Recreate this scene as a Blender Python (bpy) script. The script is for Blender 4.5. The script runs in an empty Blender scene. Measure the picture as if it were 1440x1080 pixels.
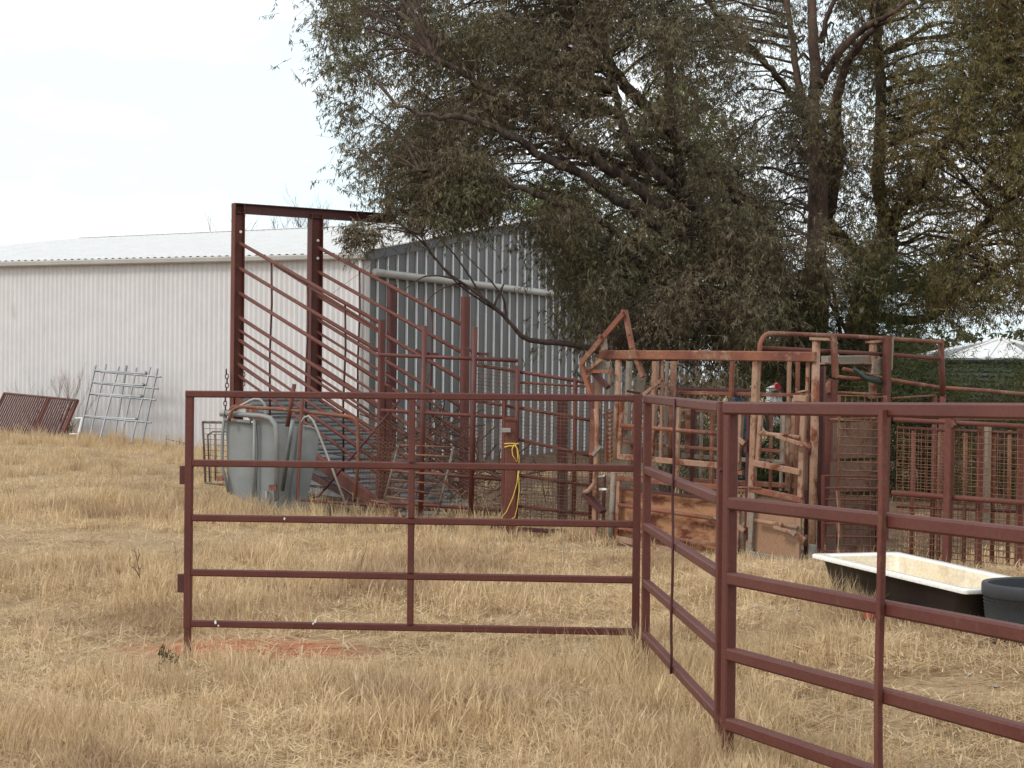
import bpy, math, random
import numpy as np
from mathutils import Vector, Matrix, noise as mnoise
random.seed(7); RNG = np.random.default_rng(11)
SC = bpy.context.scene; COL = SC.collection
# ------------------------------------------------------------------ camera, world, sun, exposure
F = 2550.0; CZ = 1.86; ROLL = 0.010; HOR = 531.0
pit = math.atan((540 - HOR) / F)
R_ = Vector((math.cos(ROLL), 0, math.sin(ROLL))); U0 = Vector((-math.sin(ROLL), 0, math.cos(ROLL))); F0 = Vector((0, 1, 0))
FW = (F0 * math.cos(pit) - U0 * math.sin(pit)).normalized(); UP = (U0 * math.cos(pit) + F0 * math.sin(pit)).normalized()
C0 = Vector((0, 0, CZ))
cd = bpy.data.cameras.new('camera'); cam = bpy.data.objects.new('camera', cd); COL.objects.link(cam)
cam.matrix_world = Matrix(((R_.x, UP.x, -FW.x, 0), (R_.y, UP.y, -FW.y, 0), (R_.z, UP.z, -FW.z, CZ), (0, 0, 0, 1)))
cd.sensor_fit = 'HORIZONTAL'; cd.sensor_width = 36; cd.lens = 36 * F / 1440; cd.clip_start = .1; cd.clip_end = 3000
SC.camera = cam
SC.view_settings.view_transform = 'Standard'; SC.view_settings.look = 'None'; SC.view_settings.gamma = 1
SC.view_settings.use_curve_mapping = False; SC.view_settings.exposure = 0.06
SUN = Vector((-.72, -.38, .78)).normalized()
w = bpy.data.worlds.new('World'); SC.world = w; w.use_nodes = True
nt = w.node_tree; N = nt.nodes; L = nt.links; N.clear()
out = N.new('ShaderNodeOutputWorld'); bg = N.new('ShaderNodeBackground'); bg.inputs[1].default_value = .10
sky = N.new('ShaderNodeTexSky'); sky.sky_type = 'NISHITA'; sky.sun_disc = False
sky.sun_elevation = math.asin(SUN.z); sky.sun_rotation = math.atan2(SUN.x, SUN.y)
tc = N.new('ShaderNodeTexCoord'); mp = N.new('ShaderNodeMapping'); mp.inputs[3].default_value = (1.2, 1.2, 3.4); mp.inputs[1].default_value = (.9, 7.1, 1.6)
nz = N.new('ShaderNodeTexNoise'); nz.inputs['Scale'].default_value = 1.6; nz.inputs['Detail'].default_value = 7; nz.inputs['Roughness'].default_value = .55
rp = N.new('ShaderNodeValToRGB'); rp.color_ramp.elements[0].position = .42; rp.color_ramp.elements[0].color = (.0,) * 3 + (1,)
rp.color_ramp.elements[1].position = .56; rp.color_ramp.elements[1].color = (1, 1, 1, 1)
mx = N.new('ShaderNodeMix'); mx.data_type = 'RGBA'; mx.inputs[7].default_value = (13.2, 13.1, 13.0, 1)
L.new(tc.outputs['Generated'], mp.inputs[0]); L.new(mp.outputs[0], nz.inputs[0]); L.new(nz.outputs[0], rp.inputs[0])
L.new(rp.outputs[0], mx.inputs[0]); vm = N.new('ShaderNodeMix'); vm.data_type = 'RGBA'; vm.inputs[0].default_value = .82; vm.inputs[7].default_value = (10.6, 12.3, 13.0, 1); L.new(sky.outputs[0], vm.inputs[6]); L.new(vm.outputs[2], mx.inputs[6]); L.new(mx.outputs[2], bg.inputs[0]); L.new(bg.outputs[0], out.inputs[0])
sl = bpy.data.lights.new('sun', 'SUN'); sl.energy = 1.5; sl.angle = math.radians(11); sl.color = (1, .94, .86)
so = bpy.data.objects.new('sun', sl); COL.objects.link(so); so.rotation_euler = SUN.to_track_quat('Z', 'Y').to_euler(); so.location = (0, 0, 30)

# ------------------------------------------------------------------ layout helpers
def ray(px, py): return FW * F + R_ * (px - 720) + UP * (540 - py)
def at(px, py, Y):
    d = ray(px, py); return C0 + d * (Y / d.y)
class Pl:                                   # a vertical plane standing in the yard
    def __init__(s, pa, Ya, pb, Yb):
        a = at(pa, HOR, Ya); b = at(pb, HOR, Yb); s.a = a; s.d = Vector((b.x - a.x, b.y - a.y, 0)).normalized(); s.n = Vector((-s.d.y, s.d.x, 0))
    def __call__(s, px, py, off=0):
        d = ray(px, py); a = s.a + s.n * off
        t = (a - C0).dot(s.n) / d.dot(s.n); return C0 + d * t
_gy = [0, 9, 12, 14, 16, 18, 22, 30, 38, 60, 400]; _gd = [1.87, 1.87, 1.86, 1.74, 1.63, 1.53, 1.46, 1.52, 1.62, 1.62, 1.7]
def sm(a, b, x): t = min(1, max(0, (x - a) / (b - a))); return t * t * (3 - 2 * t)
def gz(x, y):
    d = float(np.interp(y, _gy, _gd))
    d -= .28 * sm(1.2, 2.2, x) * sm(9, 10.5, y) * (1 - sm(13.5, 16, y))
    d += .33 * sm(-4.5, -1, x) * sm(24, 38, y) * (1 - sm(60, 90, y))
    d -= .055 * max(0, min(30, -x - 6.8)) * sm(28, 38, y) * (1 - sm(60, 90, y))
    z = CZ - d
    v = Vector((x * .55, y * .55, 0)); z += .05 * mnoise.noise(v) * sm(7, 9, y)
    return z
def gpt(px, Y):
    p = at(px, HOR, Y); return Vector((p.x, p.y, gz(p.x, p.y)))

# ------------------------------------------------------------------ mesh builder
class MB:
    def __init__(s): s.v = []; s.f = []
    def add(s, vs, fs):
        n = len(s.v); s.v += [tuple(v) for v in vs]; s.f += [tuple(i + n for i in f) for f in fs]; return s
    def box(s, c, sx, sy, sz, ax=None):
        c = Vector(c); X, Y, Z = ax if ax else (Vector((1, 0, 0)), Vector((0, 1, 0)), Vector((0, 0, 1)))
        vs = [c + X * (i * sx / 2) + Y * (j * sy / 2) + Z * (k * sz / 2) for k in (-1, 1) for j in (-1, 1) for i in (-1, 1)]
        return s.add(vs, [(0, 2, 3, 1), (4, 5, 7, 6), (0, 1, 5, 4), (2, 6, 7, 3), (0, 4, 6, 2), (1, 3, 7, 5)])
    def beam(s, p, q, w, h, up=None, ch=.12, n=None):     # chamfered bar: w across, h along up
        p = Vector(p); q = Vector(q); d = (q - p).normalized()
        up = Vector(up) if up else (Vector((0, 0, 1)) if abs(d.z) < .9 else Vector((0, -1, 0)))
        sd = d.cross(up).normalized(); u = sd.cross(d).normalized(); c = min(w, h) * ch
        pr = [(-w/2 + c, -h/2), (w/2 - c, -h/2), (w/2, -h/2 + c), (w/2, h/2 - c), (w/2 - c, h/2), (-w/2 + c, h/2), (-w/2, h/2 - c), (-w/2, -h/2 + c)]
        vs = [b + sd * x + u * y for b in (p, q) for x, y in pr]
        return s.add(vs, [(i, (i + 1) % 8, 8 + (i + 1) % 8, 8 + i) for i in range(8)] + [tuple(range(7, -1, -1)), tuple(range(8, 16))])
    def tube(s, pts, r, seg=8, cap=True, r2=None):
        pts = [Vector(p) for p in pts]; n = len(pts); base = len(s.v); ref = None; vs = []; fs = []
        for i, p in enumerate(pts):
            t = ((pts[min(i + 1, n - 1)] - p).normalized() + (p - pts[max(i - 1, 0)]).normalized())
            t = t.normalized() if t.length > 1e-6 else Vector((0, 0, 1))
            if ref is None: ref = t.cross(Vector((0, 0, 1)) if abs(t.z) < .9 else Vector((1, 0, 0))).normalized()
            a = (ref - t * ref.dot(t)).normalized(); b = t.cross(a); ref = a
            rr = r if r2 is None else r + (r2 - r) * i / (n - 1)
            if isinstance(r, (list, tuple)): rr = r[i]
            for k in range(seg):
                an = 2 * math.pi * k / seg; vs.append(p + a * (rr * math.cos(an)) + b * (rr * math.sin(an)))
        for i in range(n - 1):
            for k in range(seg):
                fs.append((i * seg + k, i * seg + (k + 1) % seg, (i + 1) * seg + (k + 1) % seg, (i + 1) * seg + k))
        if cap: fs += [tuple(range(seg - 1, -1, -1)), tuple(range((n - 1) * seg, n * seg))]
        return s.add(vs, fs)
    def sheet(s, grid, th, nrm):             # grid of points thickened
        r = len(grid); c = len(grid[0]); nn = Vector(nrm) * th; vs = [Vector(p) for row in grid for p in row]; m = len(vs); vs = vs + [v + nn for v in vs]; fs = []
        for i in range(r - 1):
            for j in range(c - 1):
                a, b, d, e = i*c+j, i*c+j+1, (i+1)*c+j+1, (i+1)*c+j; fs += [(a, b, d, e), (m+e, m+d, m+b, m+a)]
        for j in range(c - 1): fs += [(j, m+j, m+j+1, j+1), ((r-1)*c+j+1, m+(r-1)*c+j+1, m+(r-1)*c+j, (r-1)*c+j)]
        for i in range(r - 1): fs += [((i+1)*c, m+(i+1)*c, m+i*c, i*c), (i*c+c-1, m+i*c+c-1, m+(i+1)*c+c-1, (i+1)*c+c-1)]
        return s.add(vs, fs)
def link(name, vs, fs, mat, parent=None, smooth=False):
    me = bpy.data.meshes.new(name); o = bpy.data.objects.new(name, me)
    off = parent.matrix_world.translation if parent else Vector((0, 0, 0))
    p = parent
    off = Vector((0, 0, 0))
    while p is not None: off = off + p.location; p = p.parent
    me.from_pydata([(v[0] - off.x, v[1] - off.y, v[2] - off.z) for v in vs], [], fs); me.update()
    if smooth: me.polygons.foreach_set('use_smooth', [True] * len(me.polygons))
    if mat: me.materials.append(mat)
    COL.objects.link(o); o.parent = parent
    return o
def part(th, name, mb, mat, label=None, smooth=False, kind=None):
    o = link(name, mb.v, mb.f, mat, th, smooth)
    if label: o['label'] = label
    if kind: o['kind'] = kind
    return o
def thing(name, label, cat, loc, group=None):
    o = bpy.data.objects.new(name, None); COL.objects.link(o); o.location = loc; o.empty_display_size = .2
    o['label'] = label; o['category'] = cat
    if group: o['group'] = group
    return o
def solo(name, mb, mat, label, cat, group=None, smooth=False):
    o = link(name, mb.v, mb.f, mat, None, smooth); o['label'] = label; o['category'] = cat
    if group: o['group'] = group
    return o
def arc(pl_pts, corner_i, rad, n=5):        # round off one corner of a polyline
    p = [Vector(q) for q in pl_pts]; c = p[corner_i]; a = (p[corner_i-1] - c).normalized(); b = (p[corner_i+1] - c).normalized()
    s0 = c + a * rad; s1 = c + b * rad; out = []
    for k in range(n + 1):
        t = k / n; out.append(s0 * (1-t)**2 + c * 2*t*(1-t) + s1 * t*t)
    return p[:corner_i] + out + p[corner_i+1:]

# ------------------------------------------------------------------ materials
def mat_base(name):
    m = bpy.data.materials.new(name); m.use_nodes = True; n = m.node_tree.nodes; b = n['Principled BSDF']; return m, n, m.node_tree.links, b
def noise_mix(n, l, cols, scale, detail=6, lo=.4, hi=.6, coord='Object', rough=.6, stretch=None):
    t = n.new('ShaderNodeTexCoord') if coord != 'Pos' else n.new('ShaderNodeNewGeometry')
    src = t.outputs[coord] if coord != 'Pos' else t.outputs['Position']
    if stretch: mpp = n.new('ShaderNodeMapping'); mpp.inputs[3].default_value = stretch; l.new(src, mpp.inputs[0]); src = mpp.outputs[0]
    z = n.new('ShaderNodeTexNoise'); z.inputs['Scale'].default_value = scale; z.inputs['Detail'].default_value = detail; z.inputs['Roughness'].default_value = rough
    l.new(src, z.inputs[0]); r = n.new('ShaderNodeValToRGB'); e = r.color_ramp.elements
    e[0].position = lo; e[1].position = hi
    k = len(cols)
    for i in range(k - 2): e.new(lo + (hi - lo) * (i + 1) / (k - 1))
    for i, c in enumerate(cols): e[i].color = (*c, 1)
    l.new(z.outputs[0], r.inputs[0]); return r.outputs[0], z.outputs[0]
def mix(n, l, fac, a, b, bt='MIX'):
    m = n.new('ShaderNodeMix'); m.data_type = 'RGBA'; m.blend_type = bt
    for i, v in ((0, fac), (6, a), (7, b)):
        if isinstance(v, (int, float)): m.inputs[i].default_value = v
        elif isinstance(v, tuple): m.inputs[i].default_value = (*v, 1)
        else: l.new(v, m.inputs[i])
    return m.outputs[2]
def bump(n, l, h, b, s=.3, d=.004):
    k = n.new('ShaderNodeBump'); k.inputs['Strength'].default_value = s; k.inputs['Distance'].default_value = d; l.new(h, k.inputs['Height']); l.new(k.outputs[0], b.inputs['Normal'])
def paint(name, base, alt, rust, lo=.56, hi=.68, scale=9, rough=.5, metal=0, stretch=None, sp=.35):
    m, n, l, b = mat_base(name)
    c1, _ = noise_mix(n, l, [base, alt], 2.5, 4, .35, .65, 'Pos')
    f, h = noise_mix(n, l, [(0, 0, 0), (1, 1, 1)], scale, 8, lo, hi, 'Pos', .68, stretch)
    r, _ = noise_mix(n, l, [tuple(x * .55 for x in rust), rust], 40, 3, .35, .65, 'Pos')
    ga = .04 if (stretch and stretch[2] == .25) or 'galv' in name else .21
    g_, _ = noise_mix(n, l, [(1 - ga,) * 3, (1.0, 1.0, 1.0), (1 + ga, 1 + ga, 1 + ga)], 55, 5, .3, .7, 'Pos', .75, stretch)
    l.new(mix(n, l, 1.0, mix(n, l, f, c1, r), g_, 'MULTIPLY'), b.inputs['Base Color'])
    rr = n.new('ShaderNodeMapRange'); rr.inputs[3].default_value = rough; rr.inputs[4].default_value = .9; l.new(f, rr.inputs[0]); l.new(rr.outputs[0], b.inputs['Roughness'])
    b.inputs['Metallic'].default_value = metal; b.inputs['Specular IOR Level'].default_value = sp
    bump(n, l, h, b, .25, .004); return m
M = {}
M['oxide'] = paint('red_oxide_steel', (.090, .0225, .018), (.11, .033, .024), (.15, .07, .042), .58, .74, 18)
M['oxide2'] = paint('weathered_oxide_steel', (.108, .029, .022), (.138, .045, .032), (.17, .08, .05), .5, .66, 12, .65)
M['oxdark'] = paint('dark_oxide_steel', (.06, .018, .018), (.085, .024, .022), (.12, .05, .03), .55, .7, 12)
M['crush'] = paint('faded_salmon_paint', (.32, .205, .14), (.29, .16, .105), (.19, .06, .03), .5, .6, 7, .65, stretch=(1, 1, .6))
M['crushrust'] = paint('rusted_salmon_paint', (.24, .09, .05), (.13, .042, .03), (.31, .18, .12), .5, .62, 6, .7)
M['crushsheet'] = paint('rust_streaked_sheet', (.40, .22, .115), (.33, .145, .07), (.15, .045, .028), .47, .6, 3.6, .7, stretch=(1, 1, 2.2))
M['crushdoor'] = paint('tan_door_sheet', (.33, .2, .125), (.3, .17, .1), (.22, .07, .03), .6, .68, 6, .7)
M['backing'] = paint('dull_brown_sheet', (.17, .105, .078), (.2, .13, .1), (.1, .035, .02), .5, .64, 5, .7)
M['crushgrey'] = paint('bare_grey_pipe', (.2, .19, .165), (.25, .19, .14), (.24, .09, .05), .55, .64, 8, .6)
M['galv'] = paint('galvanised_sheet', (.20, .215, .215), (.26, .27, .265), (.24, .2, .17), .66, .8, 5, .5, .1)
M['galvpipe'] = paint('galvanised_pipe', (.27, .255, .235), (.33, .31, .285), (.3, .15, .09), .6, .7, 14, .5, .15)
M['galvframe'] = paint('dull_galvanised_frame', (.20, .205, .20), (.26, .26, .25), (.24, .17, .12), .66, .8, 8, .5, .1)
M['zinc'] = paint('grey_zinc_bar', (.17, .18, .195), (.24, .25, .265), (.3, .2, .15), .7, .8, 8, .45, .3)
M['deck'] = paint('grey_deck_steel', (.15, .155, .16), (.2, .2, .2), (.14, .07, .045), .6, .75, 6, .55, .1)
M['wire'] = paint('rusty_wire', (.17, .085, .055), (.22, .12, .075), (.12, .04, .025), .45, .6, 10, .8)
M['wirey'] = paint('orange_rusty_wire', (.22, .11, .065), (.15, .07, .045), (.2, .07, .03), .5, .6, 16, .8)
M['wireg'] = paint('dull_grey_wire', (.16, .14, .12), (.2, .17, .14), (.13, .06, .04), .5, .6, 10, .7)
M['whitewall'] = paint('white_steel_cladding', (.60, .588, .598), (.64, .628, .636), (.58, .55, .52), .62, .8, 1.5, .45, stretch=(1, 1, .25))
M['roof'] = paint('white_steel_roof', (.60, .585, .575), (.66, .65, .64), (.5, .48, .46), .6, .8, .8, .45)
M['shaded_greywall'] = paint('shade_grey_cladding', (.066, .070, .069), (.078, .082, .080), (.06, .058, .053), .6, .8, 1.5, .45, stretch=(1, 1, .25))  # grey steel gable sheets, with their shade darkened into the colour
M['ribsunlit'] = paint('sunlit_pale_rib', (.70, .70, .70), (.76, .76, .76), (.4, .38, .36), .62, .75, 6, .5)  # pale colour stands in for sun on the rib flanks
M['trim'] = paint('beige_grey_trim', (.37, .35, .33), (.42, .4, .37), (.3, .25, .22), .6, .8, 3, .5)
M['flash'] = paint('dark_barge_flashing', (.045, .048, .052), (.06, .063, .067), (.06, .05, .045), .6, .8, 3, .5)
M['bathwhite'] = paint('stained_white_enamel', (.78, .75, .70), (.80, .77, .70), (.62, .48, .30), .66, .85, 3, .25, sp=.5)
M['bathin'] = paint('ochre_stained_enamel', (.74, .66, .52), (.68, .56, .38), (.5, .36, .2), .52, .8, 3.5, .35, sp=.5)
M['bathdark'] = paint('dark_bath_underside', (.016, .012, .011), (.026, .019, .016), (.10, .08, .05), .68, .8, 5, .5)
M['rubber'] = paint('grey_black_rubber', (.03, .033, .038), (.042, .044, .05), (.12, .11, .1), .62, .8, 8, .6)
M['rope'] = paint('yellow_rope', (.62, .42, .07), (.7, .5, .12), (.5, .35, .1), .6, .8, 20, .8)
M['hole_disc'] = paint('bright_hole_disc', (.6, .57, .52), (.5, .48, .45), (.3, .2, .15), .7, .8, 20, .5)  # pale discs: brightness seen through holes, put into the colour
M['redpipe'] = paint('bright_rust_red', (.36, .05, .03), (.28, .045, .03), (.2, .06, .03), .55, .7, 14, .7)
M['blue'] = paint('faded_blue_plastic', (.04, .16, .34), (.05, .2, .4), (.1, .15, .2), .7, .8, 8, .5)
M['redp'] = paint('glossy_red_paint', (.5, .03, .04), (.42, .03, .03), (.2, .02, .02), .7, .8, 8, .35)
M['whitep'] = paint('plain_white_paint', (.75, .75, .75), (.68, .68, .68), (.4, .38, .35), .68, .8, 8, .4)
M['bark'] = paint('grey_brown_bark', (.075, .055, .045), (.12, .088, .07), (.04, .026, .02), .46, .58, 7, .9, stretch=(1, 1, .22))
M['barkred'] = paint('smooth_reddish_bark', (.10, .058, .043), (.14, .09, .07), (.05, .03, .024), .46, .6, 5, .85, stretch=(1, 1, .3))
M['twig'] = paint('dark_twig_bark', (.07, .045, .036), (.1, .065, .05), (.05, .035, .03), .5, .6, 12, .9)
M['deadtwig'] = paint('dry_dead_twig', (.26, .18, .12), (.33, .25, .17), (.17, .1, .07), .5, .6, 10, .9)
M['greenlid'] = paint('dark_green_steel', (.035, .06, .05), (.05, .075, .06), (.1, .1, .09), .66, .8, 4, .5)
def leafmat(name, c0, c1, c2, tr=.28, big=.7):
    m, n, l, b = mat_base(name)
    a, _ = noise_mix(n, l, [c0, c1], big, 3, .38, .62, 'Pos'); at_ = n.new('ShaderNodeAttribute'); at_.attribute_name = 'tone'
    c = mix(n, l, at_.outputs['Fac'], a, c2); l.new(c, b.inputs['Base Color']); b.inputs['Roughness'].default_value = .5; b.inputs['Specular IOR Level'].default_value = .3
    t = n.new('ShaderNodeBsdfTranslucent'); l.new(c, t.inputs[0]); s = n.new('ShaderNodeMixShader'); s.inputs[0].default_value = tr
    l.new(b.outputs[0], s.inputs[1]); l.new(t.outputs[0], s.inputs[2]); l.new(s.outputs[0], n['Material Output'].inputs[0]); return m
M['leaf'] = leafmat('eucalypt_leaf', (.104, .102, .048), (.134, .096, .058), (.27, .22, .14))
M['leafb'] = leafmat('brownish_eucalypt_leaf', (.120, .118, .042), (.18, .125, .045), (.29, .22, .10))
M['leafy'] = leafmat('yellow_green_gum_leaf', (.10, .115, .035), (.13, .12, .045), (.2, .2, .08), .35)
M['leafg'] = leafmat('green_shrub_leaf', (.038, .055, .015), (.06, .064, .018), (.11, .105, .034))
M['leafl'] = leafmat('light_green_leaf', (.12, .17, .03), (.16, .19, .05), (.2, .22, .07), .35)
# ------------------------------------------------------------------ ground
def axis(lo, hi, step, far, k=1.35):
    a = list(np.arange(lo, hi + 1e-6, step)); s = step; x = hi
    while x < far: s *= k; x += s; a.append(x)
    return a
xp = axis(-16, 12, .25, 700); s = .25; x = -16; left = []
while x > -700: s *= 1.35; x -= s; left.append(x)
xs = left[::-1] + xp; ys = [-60, -30, -12, -4, 0, 3, 5] + axis(6, 46, .25, 900)
vs = [(x, y, gz(x, y)) for y in ys for x in xs]; nx = len(xs)
fs = [(j*nx+i, j*nx+i+1, (j+1)*nx+i+1, (j+1)*nx+i) for j in range(len(ys)-1) for i in range(nx-1)]
m, n, l, b = mat_base('dry_paddock_soil')
c1, h1 = noise_mix(n, l, [(.19, .125, .07), (.33, .24, .14), (.44, .34, .21)], 3.0, 8, .3, .7, 'Pos', .7)
c2, _ = noise_mix(n, l, [(.27, .165, .10), (.42, .32, .2)], 45, 4, .4, .62, 'Pos', .7)
c = mix(n, l, .5, c1, c2)
rp_ = gpt(352, 12.1); g = n.new('ShaderNodeNewGeometry'); mp = n.new('ShaderNodeMapping'); mp.vector_type = 'POINT'
mp.inputs[1].default_value = (-rp_.x * .95, -rp_.y * 1.7, 0); mp.inputs[3].default_value = (.95, 1.7, 0); l.new(g.outputs['Position'], mp.inputs[0])
ln = n.new('ShaderNodeVectorMath'); ln.operation = 'LENGTH'; l.new(mp.outputs[0], ln.inputs[0])
_, hz = noise_mix(n, l, [(0, 0, 0), (1, 1, 1)], 6, 5, .3, .7, 'Pos')
ad = n.new('ShaderNodeMath'); ad.operation = 'ADD'; l.new(ln.outputs['Value'], ad.inputs[0]); l.new(hz, ad.inputs[1])
mr = n.new('ShaderNodeMapRange'); mr.inputs[1].default_value = .95; mr.inputs[2].default_value = 1.5; mr.inputs[3].default_value = 1; mr.inputs[4].default_value = 0; l.new(ad.outputs[0], mr.inputs[0])
rs, _ = noise_mix(n, l, [(.36, .125, .06), (.46, .2, .11)], 14, 5, .35, .65, 'Pos')
l.new(mix(n, l, mr.outputs[0], c, rs), b.inputs['Base Color']); b.inputs['Roughness'].default_value = .95; b.inputs['Specular IOR Level'].default_value = .1
bump(n, l, h1, b, .6, .03)
at2 = n.new('ShaderNodeAttribute'); at2.attribute_name = 'litter'
lc, _ = noise_mix(n, l, [(.055, .036, .024), (.11, .072, .046), (.2, .14, .085)], 9, 8, .35, .68, 'Pos', .75)
old = b.inputs['Base Color'].links[0].from_socket; l.new(mix(n, l, at2.outputs['Fac'], old, lc), b.inputs['Base Color'])
def litter(x, y): return sm(-3.4, -2.0, x + .5 * mnoise.noise(Vector((x, y, 3)))) * sm(17.6, 18.8, y + .6 * mnoise.noise(Vector((x, y, 9))) + .9 * sm(1, 2.5, x) * 2.2) * (1 - sm(48, 60, y)) * .93
go = link('ground', vs, fs, m, None, True)
la = go.data.attributes.new('litter', 'FLOAT', 'POINT'); la.data.foreach_set('value', [litter(q[0], q[1]) for q in vs]); go['kind'] = 'structure'

# ------------------------------------------------------------------ shed
CY = 38.0; cE = at(516, 359, CY); cB = cE.copy(); cB.z = gz(cE.x, cE.y) - .9
u = Vector((-.906, .422, 0)).normalized(); v = Vector((.422, .906, 0)).normalized(); W = 21.0; LEN = 15.7
eave = cE.z; apex_t = 10.5; apz = at(795, 306, cE.y + v.y * apex_t).z
ridge_drop = .25
def SH(a, t, z): p = cE + u * a + v * t; return Vector((p.x, p.y, z))
shed = thing('farm_shed', 'long white steel farm shed with grey gable end darkened as in shade and ribs pale as if sunlit, far behind the loading ramp', 'shed', (cE.x, cE.y, gz(cE.x, cE.y)))
step = .032; k = int(LEN / step); zb = cB.z - .4
for c0 in range(0, k, 24):
    mb = MB(); c1_ = min(k, c0 + 25); pr = .003 * ((c0 // 24) % 2) + random.uniform(0, .0015)
    for i in range(c0, c1_ + 1):
        o = (0, .011, .022, .011)[i % 4]; p = SH(i * step, -o - pr, 0); mb.v += [(p.x, p.y, zb), (p.x, p.y, eave - .02)]
    mb.f = [(2*i, 2*i+1, 2*i+3, 2*i+2) for i in range(c1_ - c0)]
    part(shed, 'corrugated_sheet', mb, M['whitewall'])
mb = MB(); mb.box(SH(LEN/2, .08, (zb+eave)/2 - .2), LEN, .1, eave - zb - .45, (u, v, Vector((0, 0, 1)))); part(shed, 'wall_lining', mb, M['flash'])
# roof planes, corrugated along the slope
mb = MB(); st = .19; kk = int((LEN + .3) / st)
for side in (0, 1):
    b0 = len(mb.v)
    for i in range(kk + 1):
        for (o, da) in ((0, 0), (.028, .05), (.028, .09), (0, .14)):
            a = -.08 + i * st + da; t0, t1 = (-.12, apex_t) if side == 0 else (W + .12, apex_t)
            fa = 1 - ridge_drop * 0 
            mb.v += [tuple(SH(a, t0, eave + .03 + o)), tuple(SH(a, t1, apz + o - .012 * a))]
    nn = (len(mb.v) - b0) // 2
    mb.f += [(b0+2*i, b0+2*i+1, b0+2*i+3, b0+2*i+2) for i in range(nn - 1)]
part(shed, 'roof', mb, M['roof'])
mb = MB(); mb.beam(SH(-.1, apex_t, apz + .025), SH(LEN + .03, apex_t, apz + .02 - .012 * LEN), .34, .02); part(shed, 'ridge_cap', mb, M['roof'])
mb = MB()
for i in range(2):
    pass
mb.beam(SH(-.06, -.14, eave - .03), SH(LEN + .1, -.14, eave - .03), .13, .125, None, .2); part(shed, 'gutter', mb, M['trim'])
mb = MB(); mb.tube([SH(.1, -.1, eave - .08), SH(.1, -.06, eave - .3), SH(.1, -.06, zb)], .045, 8); part(shed, 'downpipe', mb, M['whitewall'], smooth=True)
slope = (apz - eave) / apex_t
def gtop(t): return eave + slope * (t if t < apex_t else 2 * apex_t - t)
pitch = .44; nr = int(W / pitch)
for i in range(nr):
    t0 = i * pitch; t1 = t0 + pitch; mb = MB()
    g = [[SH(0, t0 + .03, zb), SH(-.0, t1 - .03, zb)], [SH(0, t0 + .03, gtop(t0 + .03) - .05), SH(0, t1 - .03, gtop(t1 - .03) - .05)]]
    mb.sheet(g, .02, u); part(shed, 'wall_sheet', mb, M['shaded_greywall'])
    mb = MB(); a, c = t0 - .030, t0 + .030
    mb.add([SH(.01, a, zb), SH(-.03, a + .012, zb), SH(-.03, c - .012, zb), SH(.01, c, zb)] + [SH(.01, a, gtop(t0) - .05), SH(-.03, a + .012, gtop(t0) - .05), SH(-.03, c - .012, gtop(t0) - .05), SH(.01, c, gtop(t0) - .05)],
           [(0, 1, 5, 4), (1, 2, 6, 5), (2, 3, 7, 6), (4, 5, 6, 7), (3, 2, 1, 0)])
    part(shed, 'rib', mb, M['ribsunlit'])
for (ta, tb, nm) in ((-.14, apex_t, 'barge_board'), (apex_t, W + .1, 'barge_board')):
    mb = MB(); mb.beam(SH(-.09, ta, gtop(ta) + .005), SH(-.09, tb, gtop(tb) + .005), .05, .2); part(shed, nm, mb, M['flash'])
    mb = MB(); mb.beam(SH(-.09, ta, gtop(ta) + .13), SH(-.09, tb, gtop(tb) + .13), .14, .03); part(shed, 'barge_cap', mb, M['roof'])
pb = SH(-.16, .05, at(521, 383, CY).z); pe = SH(-.16, 13.2, at(521, 383, CY).z - .03)
mb = MB(); mb.tube([pb, pe], .085, 10); part(shed, 'door_track_pipe', mb, M['trim'], smooth=True)
mb = MB(); mb.beam(SH(-.02, .02, zb), SH(-.02, .02, eave - .05), .09, .09); part(shed, 'corner_flashing', mb, M['trim'])
mb = MB(); mb.beam(SH(0, W, zb), SH(0, W, eave - .05), .12, .12); part(shed, 'corner_flashing', mb, M['trim'])
mb = MB(); mb.sheet([[SH(.05, W, zb), SH(LEN, W, zb)], [SH(.05, W, eave), SH(LEN, W, eave)]], .03, v); part(shed, 'back_wall', mb, M['whitewall'])
mb = MB(); mb.add([SH(LEN, 0, zb), SH(LEN, W, zb), SH(LEN, W, eave), SH(LEN, apex_t, apz - .012*LEN), SH(LEN, 0, eave)], [(0, 1, 2, 3, 4)]); part(shed, 'end_wall', mb, M['whitewall'])
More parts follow.
